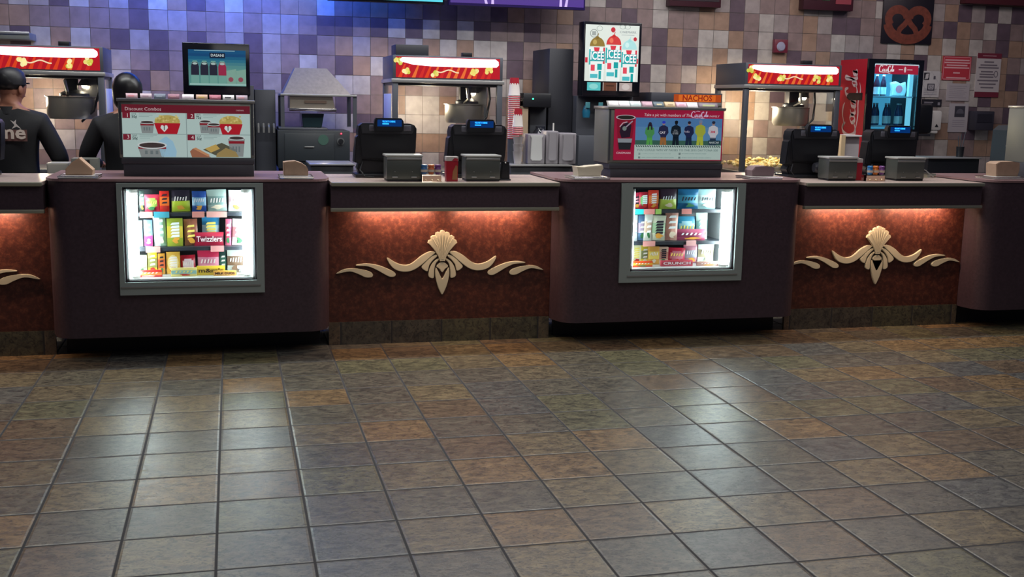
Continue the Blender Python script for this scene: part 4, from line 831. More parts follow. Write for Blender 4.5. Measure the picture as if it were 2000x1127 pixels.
# ---------------------------------------------------------------- hooded warmer
t = thing('hooded_warmer', 'steel food warmer with sloping hood and dark drawer base', 'food warmer', (.1, 3.0, .91))
Y = 2.78; a, b = at(548, 200, Y).x, at(697, 200, Y).x; zh = at(610, 184, Y).z; zt = at(610, 133, Y+.1).z
hx0, hx1 = at(560, 180, Y).x, at(690, 180, Y).x; tx0, tx1 = at(578, 134, Y).x, at(641, 134, Y).x
h = MB(); v = [(a+.02, Y, zh), (hx1-.02, Y, zh), (hx1-.02, Y+.5, zh), (a+.02, Y+.5, zh), (tx0, Y+.14, zt), (tx1, Y+.14, zt), (tx1, Y+.42, zt), (tx0, Y+.42, zt)]
V = [h.bm.verts.new(p) for p in v]; h._faces([h.bm.faces.new([V[i] for i in f]) for f in ((0, 1, 5, 4), (1, 2, 6, 5), (2, 3, 7, 6), (3, 0, 4, 7), (4, 5, 6, 7), (3, 2, 1, 0))], mat('hood_steel', C('#7c766e'), .42, metal=.45, noise=.12, nscale=40)); h.build('hood', t)
MB().box(a, b, Y-.01, Y+.52, zh-.016, zh, M_STEEL, .003).build('hood_rim', t)
for xx in (a, b-.03): MB().box(xx, xx+.03, Y, Y+.03, 1.335, zh-.016, M_DSTEEL).build('post', t)
for xx in (a, b-.03): MB().box(xx, xx+.03, Y+.47, Y+.5, 1.335, zh-.016, M_DSTEEL).build('post', t)
u0, u1 = at(566, 200, Y).x, at(655, 200, Y).x; uz0, uz1 = at(610, 215, Y).z, at(610, 188, Y).z
MB().prism([(u0, uz1), (u1-.02, uz1), (u1, uz0+.01), (u0, uz0+.01)], Y+.02, Y+.35, mat('warm_steel', C('#b0a698'), .3, metal=.8), bev=.004).build('heat_box', t)
MB().box(u0-.004, u1+.01, Y+.0, Y+.05, uz0-.01, uz0+.014, mat('chrome', C('#e0e0e0'), .12, metal=1), .004).build('chrome_lip', t)
MB().box(at(595, 200, Y).x, at(638, 200, Y).x, Y+.012, Y+.022, uz0+.055, uz0+.075, ph('#5c4a40')).build('handle_slot', t)
k0, k1 = at(590, 230, Y).x, at(634, 230, Y).x
MB().prism([(k0+.01, 1.335), (k1-.02, 1.335), (k1, uz0-.03), (k0, uz0-.03)], Y+.05, Y+.28, ph('#17262c', .2), bev=.005).build('basket', t)
MB().box(at(543, 290, Y).x, at(683, 290, Y).x, Y-.02, Y+.5, .911+.1, 1.315, mat('dark_drawer_paint', C('#2c3136'), .4), .006).build('drawer_base', t)
MB().box(at(556, 290, Y).x, at(652, 290, Y).x, Y-.028, Y-.021, 1.07, 1.29, mat('dark_door_paint', C('#33383c'), .35), .003).build('door', t)
MB().box(at(545, 290, Y).x, at(640, 290, Y).x, Y-.01, Y+.45, 1.316, 1.335, M_DSTEEL, .003).build('tray_rail', t)
MB().box(at(594, 275, Y).x, at(613, 275, Y).x, Y-.036, Y-.029, 1.18, 1.188, M_STEEL, .002).build('handle', t)
sx = at(631, 273, Y); MB().lathe([(.042, 0), (.042, .0015)], (sx.x, Y-.030, sx.z), ph('#3c5a50'), 20, axis='y').build('round_sticker', t)
sx = at(665, 276, Y); MB().lathe([(.03, 0), (.03, .004)], (sx.x, Y-.026, sx.z), ph('#55585a'), 18, axis='y').build('dial_plate', t)
kb = MB().lathe([(.019, 0), (.021, .015), (.015, .02)], (sx.x, Y-.046, sx.z), M_BLK, 16, axis='y').build('knob', t)
sx = at(666, 261, Y); MB().ball((sx.x, Y-.024, sx.z), .006, em('red_indicator', (1, .03, .06), 5)).build('indicator_light', t)
MB().box(at(548, 300, Y).x, at(680, 300, Y).x, Y, Y+.45, .911, 1.01, M_BLK).build('plinth', t)
spot('hood_lamp', (at(625, 190, Y).x, Y-.05, zh-.05), 2.0, (1, .85, .66), rot=(math.radians(-15), 0, 0), size=2.2, rad=.03)
# ---------------------------------------------------------------- ice bins behind the counter
def bin_(x0, x1, label, seed):
    t = thing('ice_bin', label, 'steel bin', ((x0+x1)/2, 1.95, 0), 'steel bins behind the counter')
    MB().box(x0, x1, 1.75, 2.15, .05, 1.095, mat('bin_grey', C('#43464a'), .45, metal=.3), .004).build('body', t); MB().box(x0-.01, x1+.01, 1.735, 2.16, 1.095, 1.11, M_STEEL, .004).build('lid', t); MB().box(x0+.02, x1-.02, 1.77, 2.13, 0, .05, M_BLK).build('plinth', t)
bin_(at(607, 330, 1.75).x, at(690, 330, 1.75).x, 'dark steel bin behind the counter right of the brown arched napkins', 1)
bin_(at(998, 330, 1.75).x, at(1115, 330, 1.75).x, 'dark steel bin under the white plastic dispensers', 2)
# white plastic lid dispensers on the bin
for i, (p0, p1, top, lab) in enumerate(((1030, 1065, 262, 'white plastic lid dispenser with bright arched front, left of three'), (1066, 1091, 256, 'tall plain white plastic lid dispenser, middle of three'), (1092, 1126, 260, 'white plastic lid dispenser, right of three beside the dark cabinet'))):
    Y = 1.85; a, b = at(p0, 290, Y).x, at(p1, 290, Y).x; zt = at(p0, top, Y).z; t = thing('lid_dispenser', lab, 'dispenser', ((a+b)/2, Y, 1.11), 'white plastic lid dispensers')
    MB().box(a+.003, b-.003, Y, Y+.16, 1.1105, zt, ph('#8f8a90', .4), .006).build('housing', t)
    xc = (a+b)/2; w = (b-a)*.33; pts = [(xc-w, 1.15), (xc-w*.7, 1.135), (xc+w*.7, 1.135), (xc+w, 1.15), (xc+w*.9, zt-.03), (xc+w*1.1, zt-.008), (xc-w*1.1, zt-.008), (xc-w*.9, zt-.03)]
    MB().prism(pts, Y-.012, Y-.001, ph('#c8c8c8' if i == 0 else '#98949a', .3), bev=.004).build('front_scoop', t)
    if i == 1: MB().tube([(xc+.02, Y+.05, zt), (xc+.02, Y+.05, zt+.06)], .006, M_WHITE).build('peg', t)
# ---------------------------------------------------------------- cup stacks
def cup_mesh(c, c2, r=.042, h=.13):
    b = MB().lathe([(r*.72, 0), (r*.98, h), (r*1.05, h), (r*1.05, h+.006), (r*.95, h+.004)], (0, 0, 0), ph(c, .4), 16); return b
cup0 = None
def cup_stack(px, Y, z0, n, step, r, group, lab, toplab, top, c='#d8d0cc', c2='#b83440', inv=True):
    x = at(px, 250, Y).x; first = None
    for k in range(n):
        z = z0+k*step
        if first is None:
            body = MB().lathe([(r*.74, .125), (r*.98, .012), (r, .006)] if inv else [(r*.72, 0), (r, .11)], (x, Y, z), ph(c, .4), 16, caps=False)
            body.lathe([(r*1.04, 0), (r*1.05, .004), (r*1.0, .007)], (x, Y, z), ph(c2, .4), 16, caps=False)
            if inv: body.lathe([(0, .125), (r*.74, .125)], (x, Y, z), ph(c, .4), 16, caps=False)
            first = body.build('paper_cup', org=(x, Y, z)); o = first
        else: o = first.copy(); COL.objects.link(o); o.location = (x, Y, z)
        tag(o, lab, 'paper cup', group)
    t = thing('paper_cup', toplab, 'paper cup', (x, Y, z0+n*step), group)
    z = z0+n*step
    MB().lathe([(0, .13), (r*.78, .13), (r*.82, .09)], (x, Y, z), ph('#a82030', .4), 16, caps=False).build('red_band', t)
    MB().lathe([(r*.82, .09), (r*.98, .008), (r*1.04, 0)], (x, Y, z), ph(c, .4), 16, caps=False).build('cup_wall', t)
    zz = MB()
    for k in range(12):
        a0 = 2*math.pi*k/12; a1 = a0+.34; am = (a0+a1)/2; rr_ = r*.835
        zz.bm.faces.new([zz.bm.verts.new((x+rr_*math.cos(q), Y+rr_*math.sin(q), z+h_)) for q, h_ in ((a0, .091), (a1, .091), (am, .072))])
    zz.mi(ph('#a82030', .4)); zz.build('zigzag_edge', t)
Yc = 2.0
cup_stack(1003, Yc+.0, at(1003, 268, Yc).z-.01, 23, .0142, .045, 'tall stack of nested paper cups', 'white paper cup with red rim nested in the tall upside-down stack', 'red-bottomed paper cup topping the tall stack of cups', 1)
cup_stack(1011, Yc-.14, at(1011, 262, Yc-.14).z-.0, 4, .0145, .04, 'short stack of nested paper cups', 'white paper cup with red rim nested in the short stack before the tall one', 'red-bottomed paper cup topping the short stack of cups', 1)
t = thing('cup_holder_tube', 'steel cup tube carrying the tall cup stack behind the counter', 'cup holder', (at(1003, 300, Yc).x, Yc, 1.11)); zt = at(1003, 268, Yc).z-.012
MB().lathe([(.05, 0), (.048, .01), (.048, zt-1.1105)], (at(1003, 300, Yc).x, Yc, 1.1105), M_DSTEEL, 18).build('tube', t)
for k in range(3):
    x = at(1012, 290, 1.85).x; z = 1.111+k*.055; o = MB().lathe([(.026+.0*k, 0), (.038, .09), (.040, .093)], (x, 1.86, z), mat('cloudy_cup', C('#b8b0b0'), .3), 16, caps=False).build('plastic_cup', org=(x, 1.86, z))
    tag(o, ('lowest', 'middle', 'topmost')[k]+' cloudy plastic cup of the small stack left of the lid dispensers', 'plastic cup', 'cloudy plastic cups')
# coffee machine with green light
t = thing('coffee_brewer', 'black coffee brewer with green indicator behind the cup stacks', 'coffee brewer', (1.95, 3.0, .91)); Y = 2.8
a, b = at(1022, 200, Y).x, at(1077, 200, Y).x
MB().box(a, b, Y, Y+.35, at(1050, 210, Y).z, at(1050, 182, Y).z, M_BLK, .01).build('brew_head', t); MB().box(a, a+.05, Y+.02, Y+.33, .911, at(1050, 184, Y).z-.06, ph('#a08c74')).build('side_panel', t)
MB().box(a+.1, b, Y+.15, Y+.35, .911, at(1050, 210, Y).z, M_GREY, .005).build('back_column', t); MB().lathe([(.05, 0), (.07, .03), (.075, .12), (.04, .17), (.04, .19)], (a+.17, Y+.06, 1.18), mat('smoky_glass', C('#22242c'), .08), 20).build('carafe', t)
MB().box(a+.06, b, Y-.02, Y+.15, 1.14, 1.18, M_DSTEEL, .004).build('warming_plate', t); g_ = at(1041, 193, Y); MB().ball((g_.x, Y-.002, g_.z), .007, em('green_indicator', (.05, 1, .45), 3)).build('indicator_light', t)
MB().box(a+.04, b-.02, Y+.0, Y+.14, .911, 1.14, ph('#584c50')).build('stand', t)
# ---------------------------------------------------------------- frozen drink machine with lit poster
t = thing('frozen_drink_machine', 'dark frozen drink machine with tall lit poster of three drinks', 'drink machine', (2.6, 3.0, .91)); Y = 2.7
q0, q1 = at(1137, 44, Y), at(1254, 188, Y)
X0, X1 = at(1139, 110, Y).x, at(1252, 110, Y).x; Z1, Z0 = at(1195, 43, Y).z, at(1195, 188, Y).z
MB().box(X0, X1, Y, Y+.14, Z0, Z1, mat('glossy_black', C('#0c0e16'), .15), .006).build('sign_housing', t)
MB().box(X0-.0, X1, Y+.15, Y+.7, .911, Z0+.0, M_GREY, .008).build('machine_body', t); MB().box(X0, X1, Y+.06, Y+.15, .98, 1.30, M_DSTEEL, .004).build('drip_front', t)
MB().box(X0-.22, X0-.004, Y+.25, Y+.8, .911, at(1110, 96, Y+.3).z, mat('dark_side_cabinet', C('#26272e'), .5), .008).build('side_cabinet', t)
for k in range(5):
    n_ = MB().lathe([(.03, 0), (.035, .05), (.02, .10)], (X0+.07+k*.115, Y+.09, 1.45), ph('#1c5c78', .2), 14).build('nozzle', t); MB().box(X0+.05+k*.115, X0+.09+k*.115, Y+.05, Y+.06, 1.53, 1.58, ph('#4c8c98', .3), .003).build('lever', n_)
w0 = (at(1142, 105, Y).x+.002, at(1192, 49, Y).z); w1 = (at(1248, 105, Y).x-.004, at(1192, 159, Y).z)
A = Art(Y-.001, (1142, 48), (1250, 158), w0, w1, .8)
A.rect(1142, 48, 1250, 158, '#d4dcd4', 0)
A.ring(1159, 65, 8, 8, 1, '#6c7470').rect(1155, 61, 1163, 69, '#98a09c').ring(1170, 55, 6, 5, .7, '#8c9890').ring(1216, 51, 6, 4, .7, '#8c9890').ring(1226, 51, 6, 4, .7, '#8c9890').oval(1197, 57, 4.5, 5, '#b8303c').oval(1242, 74, 3.5, 4, '#b8303c')
A.text('CINEMARK', 1227, 61, 6, '#6c747c', width=33, space=1.2); A.rect(1214, 66, 1240, 67, '#a8b0b0')
for k, (x, y, c, c2) in enumerate(((1166, 72, '#8c7438', '#b49c58'), (1199, 68, '#c83c3c', '#e07058'), (1231, 76, '#a8d8d8', '#c8e8e4'))):
    A.oval(x, y+18, 15, 18, c, 2, 180, 360).oval(x, y+1, 3.4, 3, c, 2).line([(x, y), (x+2, y-7)], 1.4, c, 2).oval(x-5, y+10, 4, 5, c2, 3)
    tp = y+20; A.poly([(x-17, tp), (x+17, tp), (x+13.5, 158), (x-13.5, 158)], '#e2eae6', 3).poly([(x-7, tp), (x+5, tp), (x+3, tp+9), (x-5, tp+9)], '#d03848', 4)
    for a_, b_, d_, e_, c in ((-16, -13, 4, 34, '#2aa8a8'), (12, 15.5, 0, 32, '#d03848'), (1, 10, 32, 44, '#1c9c9c'), (-12, -4, 34, 46, '#d84858'), (-13, 2, 52, 60, '#4cb4bc'), (4, 9, 46, 62, '#1c9c9c')):
        y1_ = min(158, tp+e_); y0_ = min(157, tp+d_)
        if y1_-y0_ > 1: A.rect(x+a_, y0_, x+b_, y1_, c, 4)
    A.rect(x-15, tp+8, x+15, tp+27, '#2aa8a8', 5).text('ICEE', x, tp+17.5, 21, '#f4f8f6', l=6, width=27, bold=.002).text('ICEE', x+.7, tp+18.3, 21, '#2c6c80', l=5.4, width=27.6, bold=.0035)
for x in (1145, 1247): A.rect(x-2.5, 112, x+2.5, 122, '#c83040', 1)
A.build('lit_poster', t)
A = Art(Y-.001, (1142, 160), (1250, 182), (w0[0], at(1192, 160.5, Y).z), (w1[0], at(1192, 180, Y).z), .6)
A.rect(1148, 161, 1175, 179, '#5ccaca').oval(1161, 170, 9, 6, '#94e0dc', 2).rect(1181, 161, 1207, 179, '#6c4434').rect(1179.5, 161, 1181, 179, '#c8c0bc').rect(1207, 161, 1208.5, 179, '#c8c0bc').rect(1213, 161, 1239, 179, '#b8a8a4').oval(1226, 170, 8, 7, '#d4c8c4', 2)
A.rect(1186, 167, 1202, 169, '#3c2820', 2); A.build('flavour_cards', t)
# ---------------------------------------------------------------- nacho warmer
t = thing('nacho_warmer', 'nacho warmer with glowing orange sign behind the advertisement box', 'food warmer', (3.2, 2.8, .91)); Y = 2.74
a, m_, b = at(1272, 190, Y).x, at(1316, 190, Y).x, at(1411, 190, Y).x; z1, z0 = at(1360, 182, Y).z, at(1360, 202, Y).z
MB().box(a, b, Y, Y+.5, z0, z1, M_GREY, .004).build('header_box', t); MB().box(a, b, Y, Y+.5, .911, 1.05, M_GREYM, .004).build('base', t)
for xx in (a, b-.03): MB().box(xx, xx+.03, Y, Y+.5, 1.05, z0, M_GREYM).build('side_frame', t)
MB().box(a+.03, b-.03, Y+.01, Y+.014, 1.05, z0, M_GLASS).build('front_glass', t)
A = Art(Y-.001, (0, 0), (100, 18), (m_, z1-.012), (b-.012, z0+.012), .75); A.rect(0, 0, 100, 18, '#a84418', 0).rect(10, 1, 88, 17, '#d06420', 1).rect(22, 2, 78, 16, '#dc7426', 1.5).text('NACHOS', 49, 9.3, 15.5, '#8c2414', width=62, bold=.0015, l=3); A.build('sign_panel', t)
MB().box(m_-.0, b-.01, Y-.008, Y-.001, z0-.02, z0+.008, M_STEEL, .002).build('sign_rail', t)
# ---------------------------------------------------------------- drinks cooler
t = thing('drinks_cooler', 'red-sided countertop drinks cooler with lit glass door', 'drinks cooler', (5.2, 3.0, .91)); Y = 2.75; D = .45
X0, X1 = at(1690, 180, Y).x, at(1797, 180, Y).x; Z1 = at(1740, 116, Y).z; Z0 = .912
M_CR = mat('cola_red_panel', C('#b01228'), .4)
b = MB(); b.box(X0, X0+.03, Y, Y+D, Z0, Z1, M_CR).build('red_side_panel', t)
MB().box(X1-.03, X1, Y, Y+D, Z0, Z1, ph('#14151c')).build('side_panel', t); MB().box(X0+.03, X1-.03, Y, Y+D, Z1-.04, Z1, ph('#14151c')).build('top_panel', t); MB().box(X0+.03, X1-.03, Y+D-.03, Y+D, Z0, Z1-.04, em('cooler_back_glow', (.10, .42, .62), .7)).build('back_panel', t); MB().box(X0+.03, X1-.03, Y, Y+D-.03, Z0, Z0+.25, ph('#14151c')).build('base_unit', t)  # back panel given its own glow to brighten the cooler inside
gx0, gx1 = at(1702, 180, Y).x, at(1788, 180, Y).x; gz1, gz0 = at(1745, 124, Y).z, at(1745, 252, Y).z
f = MB(); fm = mat('glossy_black', C('#0c0e16'), .15)
f.box(X0, gx0, Y-.03, Y-.002, gz0-.1, Z1, fm).box(gx1, X1, Y-.03, Y-.002, gz0-.1, Z1, fm).box(gx0, gx1, Y-.03, Y-.002, gz1, Z1, fm).box(gx0, gx1, Y-.03, Y-.002, gz0-.1, gz0, fm); dr = f.build('door_frame', t)
MB().box(gx0, gx1, Y-.02, Y-.014, gz0, gz1, glass_mat('cooler_glass', (.75, .93, 1), .5)).build('door_glass', dr)
A = Art(Y-.024, (0, 0), (100, 22), (gx0+.004, gz1-.012), (gx1-.004, gz1-.095), .55); A.rect(0, 0, 100, 22, '#b02440', 0).rect(0, -1.5, 100, 1, '#e0ecf4', 1); P = A.P(27, 10.5, 2); cola_script(A.mb, TM(P.x, P.y, P.z), pe('#e8e0e4', .7), 15*A.k, 34*A.k); A.oval(69, 11, 2.4, 7, '#e8d0d4', 2).rect(54, 10, 64, 12, '#e0b8c0', 2).rect(74, 10, 86, 12, '#e0b8c0', 2); A.build('header_sign', dr)
MB().box(gx0+.01, gx1-.01, Y+.0, Y+.02, gz1-.03, gz1-.01, em('cooler_tube', (.6, .9, 1), 6)).build('cooler_light', t)
area('cooler_lamp', ((gx0+gx1)/2, Y+.06, gz1-.02), gx1-gx0-.06, 7, (.4, .82, 1), sy_=.05)
MB().box(gx1-.05, gx1-.012, Y+.03, Y+.06, gz0, gz1-.09, em('cooler_side_light', (.30, .72, .85), .8)).build('cooler_light', t)
zs = [at(1740, 188, Y+.1).z, at(1740, 245, Y+.1).z]
for z in zs: MB().box(X0+.032, X1-.055, Y+.02, Y+D-.035, z-.012, z, mat('cool_wire_shelf', C('#9cc0cc'), .4)).build('shelf', t)
def bottle(x, y, z, c, lab, r=.028, h=.19):
    o = thing('soda_bottle', lab, 'bottle', (x, y, z), 'bottles in the drinks cooler')
    MB().lathe([(r*.9, 0), (r, .01), (r, h*.5), (r*.92, h*.62), (r*.4, h*.85), (r*.36, h*.93)], (x, y, z), ph(c, .15), 16).build('bottle_body', o); MB().lathe([(r*.42, h*.93), (r*.42, h), (0, h)], (x, y, z), ph('#c8d0d0'), 12).build('cap', o); MB().lathe([(r*1.03, h*.08), (r*1.03, h*.42)], (x, y, z), ph('#b8d0d0', .4), 16, caps=False).build('bottle_label', o)
for k, (px, nmk) in enumerate(((1712, 'first'), (1725, 'second'))):
    bottle(at(px, 170, Y+.1).x, Y+.1, zs[0]+.0005, '#2c2030', ('dark soda bottle at the left on the top cooler shelf', 'dark soda bottle second from left on the top cooler shelf')[k])
x = at(1755, 170, Y+.1).x; o = thing('clear_bag', 'clear bag with pink picture on the top cooler shelf', 'bag', (x, Y+.1, zs[0])); MB().prism([(x-.075, zs[0]+.001), (x+.07, zs[0]+.001), (x+.085, zs[0]+.06), (x+.07, zs[0]+.13), (x+.02, zs[0]+.115), (x-.03, zs[0]+.135), (x-.085, zs[0]+.12), (x-.07, zs[0]+.06)], Y+.09, Y+.13, mat('clear_bag_plastic', C('#a8b8b8'), .3), bev=.012).build('pouch', o); MB().lathe([(.035, 0), (.035, .001)], (x, Y+.087, zs[0]+.065), ph('#b86878'), 16, axis='y').build('picture', o)
for k in range(6): bottle(at(1708+k*11.5, 230, Y+.12).x, Y+.14+.05*(k % 2), zs[1]+.0005, '#1c3a60', 'dark blue bottle on the lower cooler shelf, %s' % ('leftmost', 'second from left', 'third from left', 'third from right', 'second from right', 'rightmost')[k], .026, .2)
# wordmark reading upward on the red side panel (faces -X)
Mside = Matrix.Translation((X0-.0015, Y+D/2, (Z1+at(1660, 290, Y+D/2).z)/2+.015)) @ Matrix(((0, 0, -1), (-1, 0, 0), (0, 1, 0))).to_4x4() @ Matrix.Rotation(math.radians(90), 4, 'Z')
b = MB(); cola_script(b, Mside, ph('#d8c0c4', .4), .26, .60); b.build('wordmark', t)
# bottle motif across the side
b = MB(); z = at(1670, 188, Y+D/2).z; b.prism([(Y+.04, z-.035), (Y+.26, z-.035), (Y+.30, z-.015), (Y+.30, z+.01), (Y+.26, z+.03), (Y+.04, z+.03)], X0-.004, X0-.002, ph('#241418'), 'yz', bev=.0006); b.build('bottle_picture', t)
# beige box with paper beside cooler
t = thing('open_carton', 'cream open box below the red side of the cooler', 'box', (rx(1660, 2.3), 2.3, 0)); a, m_, b_ = at(1643, 280, 2.3).x, at(1651, 280, 2.3).x, at(1683, 280, 2.3).x; zt = at(1660, 264, 2.3).z
MB().box(a, m_, 2.3, 2.52, 1.05, zt, ph('#c8b08c', .6)).build('side_flap', t); MB().box(m_, b_, 2.34, 2.50, 1.05, zt-.008, ph('#b8b0b4', .6)).build('back_wall', t); MB().box(m_, b_, 2.3, 2.52, zt-.012, zt, ph('#d8d4d4', .6)).build('top_flap', t); MB().box(a, b_, 2.3, 2.52, 0, 1.05, ph('#4c4448')).build('stand', t)
# dark machine and wall fittings on the right
def wallbox(name, label, cat, x0, y0, x1, y1, depth, m, part='housing', bev=.01, group=None):
    a, b = at(x0, (y0+y1)/2, YW-depth).x, at(x1, (y0+y1)/2, YW-depth).x; zt, zb = at((x0+x1)/2, y0, YW-depth).z, at((x0+x1)/2, y1, YW-depth).z
    t = thing(name, label, cat, ((a+b)/2, YW, zb), group); MB().box(a, b, YW-depth, YW-.001, zb, zt, m, bev).build(part, t); return t, a, b, zb, zt
t, a, b, z0, z1 = wallbox('towel_dispenser', 'rounded black dispenser on the wall right of the cooler', 'dispenser', 1789, 203, 1824, 262, .22, M_BLK, bev=.04)
MB().box(a+.03, b-.03, YW-.23, YW-.2, z0-.02, z0+.002, M_BLK2, .004).build('lever', t)
t, a, b, z0, z1 = wallbox('soap_dispenser', 'white soap dispenser mounted on the tiled wall', 'soap dispenser', 1817, 216, 1840, 255, .1, M_WHITE, bev=.02)
MB().box(a+.02, b-.03, YW-.09, YW-.02, z0-.03, z0, M_WHITE, .01).build('spout', t); p = at(1829, 246, YW-.1); MB().prism([(p.x-.02, p.z-.01), (p.x+.02, p.z-.01), (p.x, p.z+.02)], YW-.103, YW-.101, M_BLK).build('push_mark', t)
t, a, b, z0, z1 = wallbox('wall_box', 'dark grey box on the wall above the leaning papers', 'wall box', 1905, 217, 1942, 255, .12, ph('#34323c'), bev=.01); MB().box(a+.02, b-.03, YW-.125, YW-.121, z0+.08, z1-.03, ph('#26242e')).build('front_plate', t)
t, a, b, z0, z1 = wallbox('fire_alarm', 'small square red fire alarm on the tiled wall', 'fire alarm', 1513, 77, 1539, 103, .05, ph('#6c2434', .4), bev=.004)
p = at(1526, 91, YW-.055); MB().lathe([(.045, 0), (.035, -.012), (0, -.016)], (p.x, YW-.052, p.z), mat('strobe_lens', C('#9a98ac'), .15), 20, axis='y').build('strobe', t)
def sign(name, label, cat, x0, y0, x1, y1, base, draw, lit=0, fr=None, tilt=0, Y=YW):
    a, b = at(x0, (y0+y1)/2, Y).x, at(x1, (y0+y1)/2, Y).x; zt, zb = at((x0+x1)/2, y0, Y).z, at((x0+x1)/2, y1, Y).z
    t = thing(name, label, cat, ((a+b)/2, Y, zb)); MB().box(a, b, Y-.008, Y-.001, zb, zt, fr or ph(base), 0).build('board', t)
    A = Art(Y-.0085, (0, 0), (100, 100*(zt-zb)/(b-a)), (a, zt), (b, zb), lit); draw(A, 100*(zt-zb)/(b-a)); A.build('print', t); return t
def dr1(A, H):
    A.rect(0, 0, 100, H, '#b8b4b4', 0).ring(50, H/2, 49, H/2-1, 1.5, '#8c8890', 1, 4).rect(6, 8, 38, 44, '#2c2a30').oval(24, 26, 9, 14, '#b8b4b4', 2).line([(12, 40), (34, 12)], 5, '#b8b4b4', 3).rect(62, 24, 74, 40, '#54505a').rect(30, 62, 72, 96, '#46424c').rect(36, 67, 66, 91, '#a8a4a8', 2).text('ES', 51, 79, 22, '#46424c', l=3)
    for q in range(4): A.rect(12, H-42+q*9, 88, H-39+q*9, '#8c8890')
sign('notice_sign', 'white framed notice with black emblems left of the red sign', 'sign', 1800, 139, 1834, 190, '#b8b4b4', dr1)
def dr2(A, H):
    A.rect(0, 0, 100, H, '#b03440', 0)
    for x0, y0, x1, y1 in ((2, 2, 98, 4), (2, H-4, 98, H-2), (2, 2, 4, H-2), (96, 2, 98, H-2)): A.rect(x0, y0, x1, y1, '#d08890')
    for q, w in enumerate((86, 90, 74, 88, 0, 24, 0, 70)):
        if w: A.rect(50-w/2, 10+q*H*.105, 50+w/2, 14+q*H*.105, '#d8a4a8')
sign('notice_sign', 'red rectangular notice with pale lines of writing on the tiled wall', 'sign', 1840, 110, 1895, 157, '#b03440', dr2)
def dr3(A, H):
    A.rect(0, 0, 100, H, '#b4acac', 0).rect(0, 0, 100, H*.12, '#6c2434').rect(0, H*.88, 100, H, '#6c2434').rect(22, H*.05, 78, H*.07, '#a87880', 2)
    for q, (y, w) in enumerate(((.2, 40), (.27, 70), (.33, 84), (.42, 50), (.48, 60), (.54, 58), (.62, 86), (.70, 70), (.78, 54))): A.rect(50-w/2-(6 if .4 < y < .56 else 0), H*y-2.5, 50+w/2-(6 if .4 < y < .56 else 0), H*y+2.5, '#6c646c')
    A.ring(82, H*.47, 9, 12, 3, '#6c646c')
sign('notice_sign', 'tall white notice with dark red top and bottom bands at the right', 'sign', 1905, 104, 1952, 190, '#b4acac', dr3)
def dr4(A, H):
    A.rect(0, 0, 100, H, '#a8a0a4', 0)
    for q in range(7): A.rect(10, H*.15+q*H*.11, 88-7*(q % 3), H*.17+q*H*.11, '#8c868e')
sign('paper_notice', 'plain white paper taped below the red notice', 'paper', 1848, 163, 1892, 197, '#a8a0a4', dr4)
def dr5(A, H):
    A.rect(0, 0, 100, H, '#aca6aa', 0).rect(28, 12, 82, 62, '#3c3a44').oval(56, 46, 20, 22, '#5c5a64', 2, 180, 360)
    for q in range(4): A.rect(20, H*.58+q*9, 84, H*.60+q*9, '#98929a')
sign('paper_notice', 'white paper with a dark photograph right of the soap dispenser', 'paper', 1852, 202, 1889, 258, '#aca6aa', dr5)
def dr6(A, H): A.rect(0, 0, 100, H, '#26242c', 0).rect(10, H*.35, 56, H*.5, '#8c8890').rect(10, H*.6, 50, H*.7, '#76727a').rect(80, H*.4, 92, H*.8, '#8c8890')
sign('small_plaque', 'small black plaque under the white framed notice', 'sign', 1800, 194, 1838, 208, '#26242c', dr6)
def dr7(A, H):
    A.rect(0, 0, 100, H, '#1c1420', 0)
    A.ring(50, H*.5, 40, H*.38, 8, '#8a4630', 1, 28)
    for cx in (28, 68): A.ring(cx, H*.42, 21, H*.20, 9, '#94502f', 2, 22)
    A.line([(30, H*.72), (48, H*.5), (60, H*.62), (70, H*.74)], 8, '#7c3e2c', 3).oval(48, H*.6, 12, 6, '#3c1c1c', 4)
def pretzel_poster():
    Y = YW; x0, y0, x1, y1 = 1722, -10, 1820, 86
    a, b = at(x0, 40, Y).x, at(x1, 40, Y).x; zt, zb = at(1770, y0, Y).z, at(1770, y1, Y).z
    t = thing('pretzel_poster', 'dark square poster of a soft pretzel high on the wall', 'poster', ((a+b)/2, Y, zb)); MB().box(a, b, Y-.02, Y-.001, zb, zt, ph('#17111c'), .002).build('board', t)
    W_ = b-a; H_ = zt-zb; cx, cz = (a+b)/2, zt-.60*H_; p = MB(); m = mat('pretzel_crust_print', C('#6e3628'), .5, noise=.25, nscale=30)
    def loop(c, rx_, rz_, a0, a1, r, yy, n=26): p.tube([(c[0]+rx_*math.cos(a0+(a1-a0)*i/n), yy, c[1]+rz_*math.sin(a0+(a1-a0)*i/n)) for i in range(n+1)], r, m, 10)
    k = W_
    loop((cx-.205*k, cz+.09*k), .185*k, .16*k, .1, math.pi*1.25, .075*k, Y-.06); loop((cx+.205*k, cz+.09*k), .185*k, .16*k, math.pi-.1, -math.pi*.25, .075*k, Y-.06)
    loop((cx, cz+.02*k), .40*k, .28*k, math.pi*1.03, math.pi*1.97, .085*k, Y-.06)
    p.tube([(cx-.03*k, Y-.07, cz+.12*k), (cx+.06*k, Y-.075, cz+.0*k), (cx+.15*k, Y-.07, cz-.08*k), (cx+.2*k, Y-.06, cz-.2*k)], .05*k, m, 10); p.tube([(cx+.03*k, Y-.06, cz+.12*k), (cx-.06*k, Y-.06, cz+.0*k), (cx-.15*k, Y-.06, cz-.08*k), (cx-.2*k, Y-.06, cz-.2*k)], .05*k, m, 10)
    # printed picture is nearly flat: squash onto the board
    for v in p.bm.verts: v.co.y = Y-.0215+(v.co.y-(Y-.06))*.012
    p.build('pretzel_print', t)
pretzel_poster()
